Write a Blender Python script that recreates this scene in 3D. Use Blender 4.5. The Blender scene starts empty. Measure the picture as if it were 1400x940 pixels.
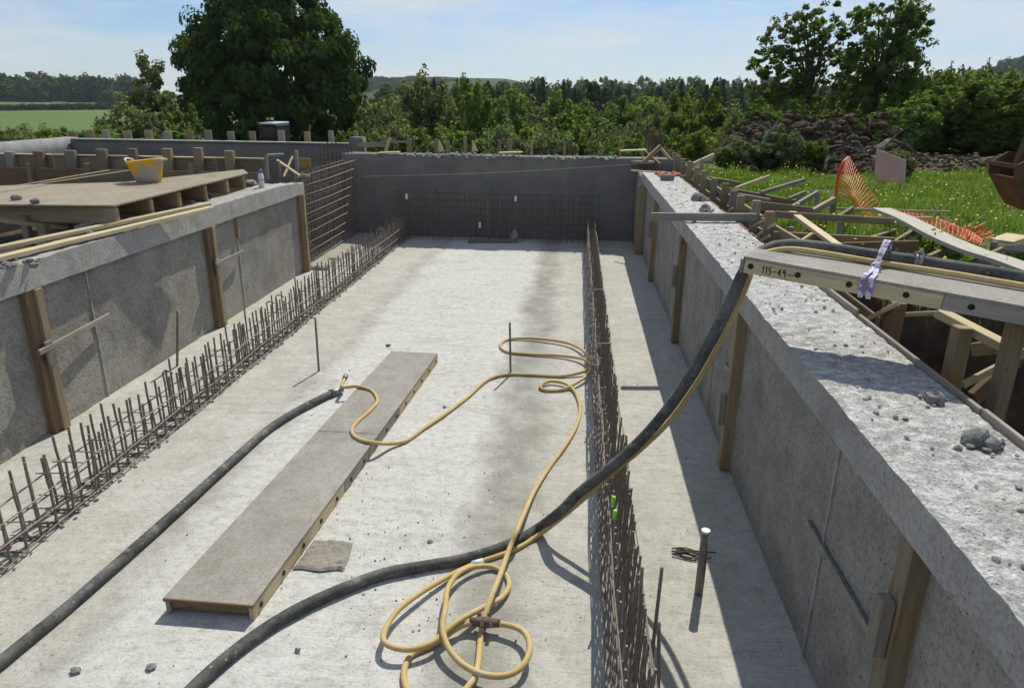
import bpy, math, random
import numpy as np
from mathutils import Vector, Matrix, noise as mnoise
random.seed(7); rng = np.random.default_rng(7)
SC = bpy.context.scene
COL = SC.collection
R = math.radians

# ------------------------------------------------------------------ camera
F, PITCH, YAW, ROLL, EYE = 973.624, .334752844, .0842589, .01137485, Vector((0, 0, 3.35))
_fw = Vector((-math.sin(YAW)*math.cos(PITCH), math.cos(YAW)*math.cos(PITCH), -math.sin(PITCH)))
_rt = Vector((math.cos(YAW), math.sin(YAW), 0)); _up = _rt.cross(_fw)
RT = _rt*math.cos(ROLL)+_up*math.sin(ROLL); UP = -_rt*math.sin(ROLL)+_up*math.cos(ROLL); FW = _fw
cam = bpy.data.cameras.new('camera'); cam.sensor_width = 36; cam.lens = 36*F/1400; cam.clip_end = 9000; cam.clip_start = .05
co = bpy.data.objects.new('camera', cam); COL.objects.link(co)
M3 = Matrix((RT, UP, -FW)).transposed(); co.matrix_world = Matrix.Translation(EYE) @ M3.to_4x4()
SC.camera = co
# surveying helpers: where a sight line meets a real plane of the place
def ray(u, v): return FW + RT*((u-700)/F) - UP*((v-470)/F)
def pz(u, v, z): d = ray(u, v); return EYE + d*((z-EYE.z)/d.z)
def py(u, v, y): d = ray(u, v); return EYE + d*(y/d.y)
def px(u, v, x): d = ray(u, v); return EYE + d*(x/d.x)
def pp(u, v, a, n): d = ray(u, v); n = Vector(n); return EYE + d*((Vector(a)-EYE).dot(n)/d.dot(n))

# ------------------------------------------------------------------ light
SUN = Vector((.19, .76, 1)).normalized()
W = bpy.data.worlds.new('World'); SC.world = W; W.use_nodes = True
wt = W.node_tree; bg = wt.nodes['Background']
sky = wt.nodes.new('ShaderNodeTexSky'); sky.sky_type = 'NISHITA'; sky.sun_disc = False
sky.sun_elevation = math.asin(SUN.z); sky.sun_rotation = math.atan2(SUN.x, SUN.y); sky.air_density = 1.0; sky.dust_density = .05; sky.ozone_density = 2.5
tc = wt.nodes.new('ShaderNodeTexCoord'); mp = wt.nodes.new('ShaderNodeMapping'); mp.inputs['Scale'].default_value = (1.6, 1.6, 9)
nz = wt.nodes.new('ShaderNodeTexNoise'); nz.inputs['Scale'].default_value = 2.2; nz.inputs['Detail'].default_value = 7; nz.inputs['Roughness'].default_value = .62
rp = wt.nodes.new('ShaderNodeValToRGB'); rp.color_ramp.elements[0].position = .37; rp.color_ramp.elements[1].position = .68
rp.color_ramp.elements[0].color = (0, 0, 0, 1); rp.color_ramp.elements[1].color = (.88, .88, .88, 1)
mx = wt.nodes.new('ShaderNodeMixRGB'); mx.inputs[2].default_value = (6.7, 7.1, 7.4, 1)
wt.links.new(tc.outputs['Generated'], mp.inputs[0]); wt.links.new(mp.outputs[0], nz.inputs['Vector']); wt.links.new(nz.outputs[0], rp.inputs[0])
wt.links.new(rp.outputs[0], mx.inputs[0]); tn = wt.nodes.new('ShaderNodeMixRGB'); tn.blend_type = 'MULTIPLY'; tn.inputs[0].default_value = 1; tn.inputs[2].default_value = (.62, .74, .94, 1)
wt.links.new(sky.outputs[0], tn.inputs[1]); wt.links.new(tn.outputs[0], mx.inputs[1]); wt.links.new(mx.outputs[0], bg.inputs[0])
bg.inputs[1].default_value = .10
sl = bpy.data.lights.new('sun', 'SUN'); sl.energy = 4.2; sl.angle = R(.5); sl.color = (1, .955, .83)
so = bpy.data.objects.new('sun', sl); COL.objects.link(so); so.rotation_euler = SUN.to_track_quat('Z', 'Y').to_euler(); so.location = (20, 60, 80)
SC.view_settings.view_transform = 'Standard'; SC.view_settings.look = 'None'; SC.view_settings.exposure = 0.12; SC.view_settings.gamma = 1

# ------------------------------------------------------------------ materials
def newmat(name):
    m = bpy.data.materials.new(name); m.use_nodes = True
    nt = m.node_tree; nt.nodes.clear()
    out = nt.nodes.new('ShaderNodeOutputMaterial'); b = nt.nodes.new('ShaderNodeBsdfPrincipled')
    nt.links.new(b.outputs[0], out.inputs[0]); b.inputs['Specular IOR Level'].default_value = .3
    return m, nt, b, out
class G:
    """tiny node-graph writer"""
    def __init__(s, nt): s.nt = nt; s.c = {}
    def n(s, t): return s.nt.nodes.new('ShaderNode'+t)
    def set(s, sock, v):
        if isinstance(v, bpy.types.NodeSocket): s.nt.links.new(v, sock)
        elif isinstance(v, (tuple, list)) and len(v) == 3 and sock.type == 'RGBA': sock.default_value = (*v, 1)
        else: sock.default_value = v
    def coord(s, k='Object'):
        if k not in s.c: s.c[k] = (s.n('UVMap').outputs[0] if k == 'UV' else s.n('TexCoord').outputs[k])
        return s.c[k]
    def mapv(s, sc, k='Object'):
        m = s.n('Mapping'); s.set(m.inputs[0], s.coord(k)); m.inputs['Scale'].default_value = sc; return m.outputs[0]
    def noise(s, sc, det=4, ro=.55, vec=None, dist=0):
        x = s.n('TexNoise'); s.set(x.inputs['Vector'], vec if vec is not None else s.coord())
        x.inputs['Scale'].default_value = sc; x.inputs['Detail'].default_value = det; x.inputs['Roughness'].default_value = ro; x.inputs['Distortion'].default_value = dist
        return x.outputs[0]
    def voro(s, sc, vec=None, feat='F1'):
        x = s.n('TexVoronoi'); x.feature = feat; s.set(x.inputs['Vector'], vec if vec is not None else s.coord()); x.inputs['Scale'].default_value = sc; return x.outputs[0]
    def ramp(s, f, *st):
        r = s.n('ValToRGB'); s.set(r.inputs[0], f); e = r.color_ramp.elements
        while len(e) < len(st): e.new(.5)
        for k, (p, c) in enumerate(st):
            e[k].position = p; e[k].color = (*c, 1) if isinstance(c, tuple) else (c, c, c, 1)
        return r.outputs[0]
    def math(s, op, a, b=0.0, cl=False):
        x = s.n('Math'); x.operation = op; x.use_clamp = cl; s.set(x.inputs[0], a); s.set(x.inputs[1], b); return x.outputs[0]
    def mix(s, f, a, b, bl='MIX'):
        x = s.n('MixRGB'); x.blend_type = bl; s.set(x.inputs[0], f); s.set(x.inputs[1], a); s.set(x.inputs[2], b); return x.outputs[0]
    def sep(s, v):
        x = s.n('SeparateXYZ'); s.set(x.inputs[0], v); return x.outputs
    def rnd(s): return s.n('ObjectInfo').outputs['Random']
    def bump(s, b, h, st=.3, d=.02):
        x = s.n('Bump'); x.inputs['Strength'].default_value = st; x.inputs['Distance'].default_value = d; s.set(x.inputs['Height'], h); s.set(b.inputs['Normal'], x.outputs[0])

def concrete(name, lo, hi, white=.0, wcol=(.5, .5, .48), pit=.5, bump=.5, streak=None, scale=1.0, brown=.3, fine=1.0):
    m, nt, b, o = newmat(name); g = G(nt)
    big = g.noise(.55*scale, 5, .6); med = g.noise(3.2*scale, 6, .65); fn = g.noise(38*scale, 5, .7)
    f = g.math('ADD', g.math('MULTIPLY', big, .55), g.math('MULTIPLY', med, .45))
    col = g.ramp(f, (.34, lo), (.66, hi))
    bm = g.ramp(g.noise(1.1*scale, 4, .6, dist=.5), (.5, 0.), (.72, brown))
    col = g.mix(bm, col, tuple(c*k for c, k in zip(hi, (.72, .62, .48))))
    dr = g.noise(1.0, 5, .7, vec=g.mapv((5, 5, .55))); col = g.mix(g.ramp(dr, (.55, 0.), (.72, brown*.9)), col, tuple(c*.52 for c in hi))
    if white:
        wv = g.noise(2.4*scale, 8, .75, vec=g.mapv(streak) if streak else None)
        col = g.mix(g.ramp(wv, (.42, 0.), (.62, white)), col, wcol)
    col = g.mix(g.math('MULTIPLY', g.ramp(fn, (.35, 1.), (.55, 0.)), .35*fine), col, (.05, .05, .047))
    vo = g.voro(26*scale); pitm = g.ramp(vo, (.06, 1.), (.22, 0.))
    pm = g.math('MULTIPLY', pitm, g.ramp(g.noise(5*scale, 3), (.48, 0.), (.62, pit)))
    col = g.mix(pm, col, (.07, .07, .065))
    g.set(b.inputs['Base Color'], col); b.inputs['Roughness'].default_value = .9; b.inputs['Specular IOR Level'].default_value = .2
    h = g.math('ADD', g.math('MULTIPLY', fn, .6), g.math('ADD', g.math('MULTIPLY', med, 1.0), g.math('MULTIPLY', pm, -.8)))
    g.bump(b, h, bump, .03); return m

def wood(name, a, c, dirt=.5, dcol=(.17, .16, .14)):
    m, nt, b, o = newmat(name); g = G(nt)
    gr = g.noise(1.0, 6, .6, vec=g.mapv((2.2, 34, 1), 'UV'), dist=.6); bl = g.noise(2.3, 4, .6, vec=g.coord('UV'))
    col = g.ramp(gr, (.3, a), (.7, c))
    col = g.mix(g.ramp(bl, (.42, 0.), (.7, dirt)), col, dcol)
    kn = g.voro(1.0, vec=g.mapv((2.2, 9, 1), 'UV')); col = g.mix(g.ramp(kn, (.03, .8), (.09, 0.)), col, tuple(x*.35 for x in a))
    hs = g.n('HueSaturation'); g.set(hs.inputs['Color'], col); g.set(hs.inputs['Value'], g.math('ADD', .72, g.math('MULTIPLY', g.rnd(), .5)))
    g.set(b.inputs['Base Color'], hs.outputs[0]); b.inputs['Roughness'].default_value = .82
    g.bump(b, gr, .35, .006); return m

def plain(name, a, c, sc=6, rough=.7, metal=0, bump=.2, det=5, k='Object', spec=.3):
    m, nt, b, o = newmat(name); g = G(nt); f = g.noise(sc, det, .65, vec=g.coord(k))
    g.set(b.inputs['Base Color'], g.ramp(f, (.32, a), (.68, c))); b.inputs['Roughness'].default_value = rough; b.inputs['Metallic'].default_value = metal
    b.inputs['Specular IOR Level'].default_value = spec
    if bump: g.bump(b, f, bump, .02)
    return m

def leafmat(name, a, c, trans=.35, sc=.5):
    m, nt, b, o = newmat(name); g = G(nt); nt.nodes.remove(b)
    f = g.noise(sc, 3, .6); col = g.ramp(f, (.3, a), (.7, c))
    hs = g.n('HueSaturation'); g.set(hs.inputs['Color'], col); g.set(hs.inputs['Value'], g.math('ADD', .75, g.math('MULTIPLY', g.rnd(), .5)))
    g.set(hs.inputs['Hue'], g.math('ADD', .485, g.math('MULTIPLY', g.rnd(), .03)))
    d = g.n('BsdfDiffuse'); t = g.n('BsdfTranslucent'); mxs = g.n('MixShader'); mxs.inputs[0].default_value = trans
    g.set(d.inputs[0], hs.outputs[0]); tcol = g.mix(.5, hs.outputs[0], (c[0]*1.9, c[1]*1.7, c[2]*.8)); g.set(t.inputs[0], tcol)
    nt.links.new(d.outputs[0], mxs.inputs[1]); nt.links.new(t.outputs[0], mxs.inputs[2]); nt.links.new(mxs.outputs[0], o.inputs[0]); return m

M = {}
M['wall'] = concrete('wall_concrete', (.19, .18, .155), (.39, .37, .32), white=.35, wcol=(.48, .465, .42), pit=1., bump=.55, brown=.45, fine=1.3)
M['wall_dark'] = concrete('dark_concrete', (.145, .139, .125), (.245, .237, .215), white=.2, wcol=(.2, .2, .2), pit=.4, bump=.4, brown=.2)  # darker concrete tone, used on the far wall, back wall and stub column
M['coping'] = concrete('coping_concrete', (.27, .26, .235), (.46, .445, .405), white=.45, wcol=(.55, .54, .50), pit=.9, bump=.6, scale=1.2)
M['top'] = concrete('rough_screeded_concrete', (.30, .295, .28), (.52, .51, .49), white=.95, wcol=(.80, .80, .785), pit=1., bump=1.0, streak=(3.2, 4.2, 3), scale=1.6, brown=.3, fine=1.5)
M['block'] = plain('grey_blockwork', (.2, .2, .205), (.3, .3, .3), 3)
M['wood_brown'] = wood('weathered_brown_timber', (.19, .14, .072), (.34, .26, .145), .6, (.23, .21, .165))
M['wood_red'] = wood('red_brown_timber', (.16, .10, .052), (.28, .185, .10), .45, (.22, .19, .15))
M['wood_grey'] = wood('grey_timber', (.2, .175, .14), (.36, .33, .27), .6, (.27, .26, .24))
M['wood_pale'] = wood('fresh_pale_timber', (.42, .34, .19), (.62, .52, .32), .35, (.36, .33, .26))
M['ply'] = concrete('cement_dusted_plywood', (.24, .225, .195), (.37, .35, .315), white=.3, wcol=(.44, .43, .40), pit=.3, bump=.18, scale=1.5, brown=.5)
M['deck'] = concrete('dirty_plywood', (.23, .195, .135), (.38, .325, .235), white=.4, wcol=(.36, .34, .29), pit=.8, bump=.4, scale=1.3, brown=.6)
M['rebar'] = plain('weathered_rebar', (.16, .135, .11), (.30, .26, .22), 40, .75, .3, .3)
M['rust'] = plain('rusty_rebar', (.10, .068, .05), (.20, .145, .115), 30, .85, .1, .3)
M['bright_bar'] = plain('greyed_rebar', (.2, .18, .16), (.34, .31, .28), 30, .7, .2, .3)
M['steel'] = plain('grey_steel', (.17, .17, .17), (.33, .32, .31), 14, .5, .6, .15)
def hosemat(name, a, c, splash, sc):
    m, nt, b, o = newmat(name); g = G(nt); f = g.noise(3.2, 9, .68); f2 = g.noise(30, 5, .7)
    col = g.ramp(g.math('ADD', g.math('MULTIPLY', f, .65), g.math('MULTIPLY', f2, .35)), (.36, a), (.62, c))
    vo = g.voro(sc, vec=g.mapv((1, 1, 1))); sp = g.math('MULTIPLY', g.ramp(vo, (.08, 1.), (.2, 0.)), g.ramp(g.noise(2.4, 4), (.45, 0.), (.56, .85))); col = g.mix(sp, col, splash)
    col = g.mix(g.ramp(g.noise(6, 6, .7), (.56, 0.), (.66, .55)), col, splash)
    g.set(b.inputs['Base Color'], col); b.inputs['Roughness'].default_value = .78; g.bump(b, g.math('ADD', f2, sp), .4, .006); return m
M['rubber'] = hosemat('dusty_black_rubber', (.025, .026, .027), (.15, .15, .14), (.30, .29, .265), 17)
M['yellow'] = hosemat('dusty_yellow_rubber', (.47, .32, .10), (.58, .445, .22), (.50, .46, .37), 24)
M['black'] = plain('black_paint', (.01, .01, .01), (.02, .02, .02), 9, .6)
M['earth'] = plain('dark_soil', (.035, .025, .017), (.115, .082, .057), 2.2, .95, 0, 1.0, 8, spec=.1)
M['spoil'] = plain('dry_soil', (.075, .055, .04), (.19, .145, .105), 2.6, .95, 0, 1.0, 8, spec=.1)
M['grassbase'] = plain('grass_ground', (.10, .085, .045), (.11, .16, .04), 1.4, .95, 0, .8, 9, spec=.1)
M['field'] = plain('far_field', (.085, .14, .035), (.13, .19, .05), .012, .95, 0, 0, 6, spec=.1)
M['grass'] = leafmat('grass_blades', (.07, .14, .025), (.15, .25, .05), .45, 1.5)
M['farwood'] = plain('far_woodland_floor', (.03, .06, .022), (.05, .085, .032), .03, .95, 0, 0, 4, spec=.05)
M['petal'] = plain('yellow_petals', (.6, .45, .02), (.75, .6, .03), 3, .6, 0, 0)
M['bark'] = plain('bark', (.05, .04, .03), (.12, .1, .08), 7, .9, 0, .8)
M['dead'] = plain('dead_wood', (.09, .075, .06), (.24, .21, .175), 6, .9, 0, .5)
M['oak'] = leafmat('oak_leaves', (.036, .066, .016), (.08, .125, .032), .35, .35)
M['ash'] = leafmat('ash_leaves', (.07, .125, .028), (.14, .205, .052), .48, .6)
M['willow'] = leafmat('willow_leaves', (.105, .14, .066), (.175, .22, .105), .46, .5)
M['bush'] = leafmat('hedge_leaves', (.085, .14, .034), (.16, .235, .06), .48, .45)
M['fir'] = leafmat('conifer_needles', (.04, .066, .032), (.07, .10, .046), .25, .2)
M['farleaf'] = leafmat('far_leaves', (.055, .09, .035), (.09, .13, .05), .3, .05)
M['orange'] = plain('orange_plastic_mesh', (.72, .10, .02), (.82, .2, .05), 3, .5, 0, 0)
M['pinkply'] = plain('pinkish_board', (.50, .29, .25), (.60, .37, .33), 2, .8, 0, .1)
M['digger'] = plain('rusty_orange_steel', (.08, .045, .028), (.16, .085, .048), 5, .85, .1, .4)
M['bucket_y'] = None
M['white'] = plain('white_plastic', (.62, .62, .66), (.75, .75, .78), 4, .4, 0, 0)
M['blue'] = plain('blue_plastic', (.12, .1, .32), (.18, .15, .4), 4, .4, 0, 0)
M['lime'] = plain('lime_plastic', (.25, .75, .05), (.35, .85, .08), 4, .4, 0, 0)
M['stone'] = plain('loose_stone', (.10, .10, .1), (.3, .29, .27), 20, .9, 0, .6)
M['brick'] = plain('red_clay', (.36, .12, .07), (.52, .24, .16), 14, .9, 0, .4)
M['glass'] = plain('tinted_glass', (.02, .025, .03), (.035, .04, .045), 1, .1, 0, 0, spec=.6)
M['cabroof'] = plain('pale_blue_paint', (.36, .44, .5), (.45, .52, .58), 2, .4, 0, 0)
M['cabbody'] = plain('dark_green_paint', (.012, .016, .016), (.02, .025, .025), 2, .4, 0, 0)
M['string'] = plain('yellow_green_string', (.4, .42, .12), (.5, .5, .2), 3, .7, 0, 0)
M['patch'] = concrete('crumbly_mortar', (.34, .31, .255), (.52, .48, .41), pit=1., bump=1., scale=3)
def _bucket():
    m, nt, b, o = newmat('cement_smeared_yellow_plastic'); g = G(nt)
    col = g.mix(g.ramp(g.noise(2.6, 5, .65), (.47, 0.), (.52, .95)), (.72, .40, .01), (.40, .36, .32)); g.set(b.inputs['Base Color'], col); b.inputs['Roughness'].default_value = .6; return m
M['bucket_y'] = _bucket()
def _strap():
    m, nt, b, o = newmat('purple_white_webbing'); g = G(nt)
    col = g.mix(g.ramp(g.noise(22, 3, .5), (.50, 0.), (.56, 1.)), (.62, .58, .70), (.25, .19, .42)); g.set(b.inputs['Base Color'], col); b.inputs['Roughness'].default_value = .8; return m
M['strap'] = _strap()
def _floor():
    m, nt, b, o = newmat('slab_concrete'); g = G(nt)
    x, y, z = g.sep(g.coord())[:3]
    wob = g.math('MULTIPLY', g.math('SUBTRACT', g.noise(.8, 6, .7), .5), .8); xw = g.math('ADD', x, wob)
    med = g.noise(2.6, 9, .72); st = g.noise(1.6, 9, .75, vec=g.mapv((.6, 2.6, 1))); fn = g.noise(42, 6, .75); mid = g.noise(11, 6, .7); big = g.noise(.5, 4, .6)
    tro = g.noise(1.0, 5, .7, vec=g.mapv((.9, 17, 1)), dist=.4)                     # trowel and screed lines
    def band(a, c, w): return g.math('MULTIPLY', g.math('MULTIPLY', g.math('SUBTRACT', xw, a-w/2), 1/w, True), g.math('MULTIPLY', g.math('SUBTRACT', c+w/2, xw), 1/w, True))
    base = g.ramp(g.math('ADD', g.math('MULTIPLY', med, .55), g.math('MULTIPLY', mid, .45)), (.36, (.37, .36, .315)), (.62, (.495, .485, .435)))
    lightm = g.math('MULTIPLY', band(-3.05, -.72, .25), g.ramp(st, (.34, .5), (.48, 1.)))
    col = g.mix(lightm, base, g.ramp(mid, (.34, (.46, .455, .425)), (.62, (.575, .57, .54))))
    # tide marks: thin dried films with hard edges
    t1 = g.ramp(g.noise(.9, 7, .68, dist=.6), (.515, 0.), (.535, .22), (.62, .08)); col = g.mix(t1, col, (.66, .66, .64))
    t2 = g.ramp(g.noise(1.7, 7, .7, vec=g.mapv((.7, 1.5, 1)), dist=.4), (.575, 0.), (.595, .30), (.70, .18)); col = g.mix(t2, col, (.29, .28, .25))
    dk = g.math('MULTIPLY', band(-.76, -.28, .3), g.ramp(med, (.38, .95), (.64, .35))); col = g.mix(dk, col, (.25, .24, .21))
    dk2 = g.math('MULTIPLY', band(-3.25, -3.0, .25), g.ramp(med, (.36, .7), (.6, .1))); col = g.mix(dk2, col, (.27, .26, .225))
    col = g.mix(g.math('MULTIPLY', g.ramp(tro, (.34, 1.), (.5, 0.)), .16), col, (.26, .25, .225))
    col = g.mix(g.math('MULTIPLY', g.ramp(mid, (.34, 1.), (.45, 0.)), .26), col, (.2, .195, .175))
    col = g.mix(g.math('MULTIPLY', g.ramp(fn, (.36, 1.), (.48, 0.)), .4), col, (.1, .1, .09))
    vo = g.voro(8); sp = g.math('MULTIPLY', g.ramp(vo, (.03, 1.), (.10, 0.)), g.ramp(g.noise(1.7, 4), (.46, 0.), (.58, .8))); col = g.mix(sp, col, (.10, .098, .088))
    vs = g.voro(5.2); sl_ = g.math('MULTIPLY', g.ramp(vs, (.05, 1.), (.11, 0.)), g.ramp(g.noise(1.3, 4), (.5, 0.), (.6, .6))); col = g.mix(sl_, col, (.68, .68, .66))
    cr = g.ramp(g.noise(2.0, 4, .65, vec=g.mapv((.35, 5, 1))), (.495, 0.), (.5, .7), (.505, 0.)); col = g.mix(g.math('MULTIPLY', cr, g.ramp(g.noise(.9, 3), (.48, 0.), (.56, 1.))), col, (.13, .125, .11))
    g.set(b.inputs['Base Color'], col); b.inputs['Roughness'].default_value = .9; b.inputs['Specular IOR Level'].default_value = .2
    g.bump(b, g.math('ADD', g.math('MULTIPLY', fn, .7), g.math('ADD', g.math('MULTIPLY', mid, .8), g.math('MULTIPLY', tro, .6))), .5, .02); return m
M['floor'] = _floor()

# ------------------------------------------------------------------ mesh helpers
class MB:
    def __init__(s): s.v = []; s.f = []; s.uv = []
    def face(s, idx, uv=None): s.f.append(tuple(idx)); s.uv.append(uv or [(0, 0)]*len(idx))
    def hexa(s, P, L=1., w=.1, h=.1):
        o = len(s.v); s.v += [tuple(p) for p in P]; ou, ov = random.random()*9, random.random()*9
        for q, (a, c) in (((0, 1, 2, 3), (w, h)), ((7, 6, 5, 4), (w, h)), ((0, 4, 5, 1), (L, w)), ((1, 5, 6, 2), (L, h)), ((2, 6, 7, 3), (L, w)), ((3, 7, 4, 0), (L, h))):
            if a == L: uv = [(ou, ov), (ou+L, ov), (ou+L, ov+c), (ou, ov+c)]
            else: uv = [(ou, ov), (ou+a, ov), (ou+a, ov+c), (ou, ov+c)]
            s.face([o+i for i in q], uv)
    def bar(s, p, q, w, h, up=(0, 0, 1), tp=1.0):
        p = Vector(p); q = Vector(q); d = (q-p); L = d.length; d.normalize(); up = Vector(up)
        if abs(d.dot(up)) > .97: up = Vector((0, 1, 0)) if abs(d.y) < .9 else Vector((1, 0, 0))
        r = d.cross(up).normalized(); u = r.cross(d)
        a = [(-1, -1), (1, -1), (1, 1), (-1, 1)]
        s.hexa([p+r*(w/2*i)+u*(h/2*j) for i, j in a]+[q+r*(w/2*i*tp)+u*(h/2*j*tp) for i, j in a], L, w, h); return s
    def box(s, lo, hi):
        x0, y0, z0 = lo; x1, y1, z1 = hi; d = [x1-x0, y1-y0, z1-z0]; k = d.index(max(d)); c = [(x0+x1)/2, (y0+y1)/2, (z0+z1)/2]
        p = list(c); q = list(c); p[k] = lo[k]; q[k] = hi[k]
        if k == 0: s.bar(p, q, d[1], d[2])
        elif k == 1: s.bar(p, q, d[0], d[2])
        else: s.bar(p, q, d[0], d[1], (0, 1, 0))
        return s
    def tube(s, pts, r, n=8, cap=True):
        pts = [Vector(p) for p in pts]; m = len(pts); rs = r if isinstance(r, (list, tuple)) else [r]*m
        o = len(s.v); pr = None; L = 0
        for i, p in enumerate(pts):
            t = (pts[min(i+1, m-1)]-pts[max(i-1, 0)]).normalized()
            if pr is None: pr = t.orthogonal().normalized()
            pr = (pr-t*pr.dot(t)).normalized(); b = t.cross(pr)
            for k in range(n): a = 2*math.pi*k/n; s.v.append(tuple(p+(pr*math.cos(a)+b*math.sin(a))*rs[i]))
        for i in range(m-1):
            l2 = L+(pts[i+1]-pts[i]).length
            for k in range(n):
                k2 = (k+1) % n; s.face((o+i*n+k, o+i*n+k2, o+(i+1)*n+k2, o+(i+1)*n+k), [(L, k/n*.3), (L, (k+1)/n*.3), (l2, (k+1)/n*.3), (l2, k/n*.3)])
            L = l2
        if cap: s.face([o+k for k in range(n)][::-1]); s.face([o+(m-1)*n+k for k in range(n)])
        return s
    def prism(s, poly, ax, t):   # polygon of 3-D points pushed along vector ax*t
        n = len(poly); o = len(s.v); d = Vector(ax).normalized()*t; s.v += [tuple(Vector(p)) for p in poly]+[tuple(Vector(p)+d) for p in poly]
        uv = [((Vector(p)-Vector(poly[0])).x, (Vector(p)-Vector(poly[0])).y) for p in poly]
        s.face(list(range(n)), uv); s.face([o+n+i for i in range(n)][::-1], uv[::-1]) if o == 0 else s.face([o+n+i for i in range(n)][::-1], uv[::-1])
        if o: s.f[-2] = tuple(o+i for i in range(n))
        for i in range(n): j = (i+1) % n; s.face((o+j, o+i, o+n+i, o+n+j))
        return s
    def lump(s, c, r, seed=0, sub=1, flat=.7):
        bmv, bmf = ICO[sub]; o = len(s.v); c = Vector(c)
        for v in bmv:
            k = 1+.55*mnoise.noise(v*1.3+Vector((seed*7.1, seed*3.3, 0))); s.v.append((c.x+v.x*r*k, c.y+v.y*r*k, c.z+v.z*r*k*flat))
        for f in bmf: s.face([o+i for i in f])
        return s
def _ico(sub):
    import bmesh
    bm = bmesh.new(); bmesh.ops.create_icosphere(bm, subdivisions=sub, radius=1); v = [x.co.copy() for x in bm.verts]; f = [[y.index for y in x.verts] for x in bm.faces]; bm.free(); return v, f
ICO = {1: _ico(1), 2: _ico(2), 3: _ico(3)}
def mesh(name, mb, mats, off=Vector((0, 0, 0)), smooth=False):
    me = bpy.data.meshes.new(name); off = Vector(off)
    me.from_pydata([(v[0]-off.x, v[1]-off.y, v[2]-off.z) for v in mb.v], [], mb.f)
    ul = me.uv_layers.new(name='UVMap'); ul.data.foreach_set('uv', np.array([c for f in mb.uv for c in f], np.float32).ravel())
    for m in (mats if isinstance(mats, list) else [mats]): me.materials.append(m)
    if smooth: me.polygons.foreach_set('use_smooth', [True]*len(me.polygons))
    me.update(); return me
def tag(o, label=None, cat=None, group=None, kind=None):
    for k, v in (('label', label), ('category', cat), ('group', group), ('kind', kind)):
        if v: o[k] = v
    return o
def wloc(o):
    v = Vector(o.location)
    while o.parent: o = o.parent; v += Vector(o.location)
    return v
def obj(name, mb, mat, parent=None, smooth=False, bev=0, label=None, kind=None):
    off = wloc(parent) if parent else Vector((0, 0, 0))
    o = bpy.data.objects.new(name, mesh(name, mb, mat, off, smooth)); COL.objects.link(o)
    if parent: o.parent = parent
    if bev:
        m = o.modifiers.new('bevel', 'BEVEL'); m.width = bev; m.segments = 1; m.limit_method = 'ANGLE'
    return tag(o, label, None, None, kind)
def top(name, mb, mat, label, cat, group=None, smooth=False, bev=0, kind=None):   # a thing that is one mesh, origin at its base
    a = np.array(mb.v); c = Vector((a[:, 0].mean(), a[:, 1].mean(), a[:, 2].min()))
    o = bpy.data.objects.new(name, mesh(name, mb, mat, c, smooth)); COL.objects.link(o); o.location = c
    if bev:
        m = o.modifiers.new('bevel', 'BEVEL'); m.width = bev; m.segments = 1; m.limit_method = 'ANGLE'
    return tag(o, label, cat, group, kind)
def thing(name, label, cat, loc=(0, 0, 0), group=None):
    o = bpy.data.objects.new(name, None); COL.objects.link(o); o.location = loc; o.empty_display_size = .1
    return tag(o, label, cat, group)
def inst(name, me, parent=None, loc=(0, 0, 0), rot=(0, 0, 0), sc=1):
    o = bpy.data.objects.new(name, me); COL.objects.link(o); o.location = Vector(loc)-(wloc(parent) if parent else Vector((0, 0, 0))); o.rotation_euler = rot
    o.scale = (sc, sc, sc) if not isinstance(sc, (tuple, list)) else sc
    if parent: o.parent = parent
    return o
def nv(p, s=1.): return mnoise.noise_vector(Vector(p)*s)
def fbm(p, o=4): return mnoise.fractal(Vector(p), .9, 2.0, o)
def rough_box(lo, hi, res, amp, topamp=None, topf=9., skip=()):
    """box whose faces are fine grids pushed about by 3-D noise (edges stay shut)"""
    mb = MB(); key = {}
    def V(p, tp):
        k = (round(p[0], 4), round(p[1], 4), round(p[2], 4))
        if k in key: return key[k]
        d = nv(p, 3.1)*amp + nv(p, 11.)*(amp*.6); q = Vector(p)+d
        if abs(p[2]-hi[2]) < 1e-5 and topamp: q.z += topamp*(fbm(Vector((p[0]*topf, p[1]*topf*.7, 3)), 5)+.3*fbm(Vector((p[0]*1.2, p[1]*1.2, 9)), 2))
        key[k] = len(mb.v); mb.v.append(tuple(q)); return key[k]
    n = [max(1, int(round((hi[i]-lo[i])/res))) for i in range(3)]
    cs = [[lo[i]+(hi[i]-lo[i])*k/n[i] for k in range(n[i]+1)] for i in range(3)]
    for ax in range(3):
        a, b = [i for i in range(3) if i != ax]
        for side in (0, 1):
            if (ax, side) in skip: continue
            for i in range(n[a]):
                for j in range(n[b]):
                    q = []
                    for (di, dj) in ((0, 0), (1, 0), (1, 1), (0, 1)):
                        p = [0, 0, 0]; p[ax] = (lo, hi)[side][ax]; p[a] = cs[a][i+di]; p[b] = cs[b][j+dj]; q.append(V(p, ax == 2))
                    fl = (side == 1) ^ (ax == 1)
                    mb.face(q if fl else q[::-1])
    return mb
def spline(pts, n=8):
    P = [Vector(p) for p in pts]; P = [P[0]*2-P[1]]+P+[P[-1]*2-P[-2]]; out = []
    for i in range(1, len(P)-2):
        for k in range(n):
            t = k/n; a, b, c, d = P[i-1:i+3]
            out.append(.5*((2*b)+(c-a)*t+(2*a-5*b+4*c-d)*t*t+(3*b-a-3*c+d)*t**3))
    out.append(P[-2]); return out

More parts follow.
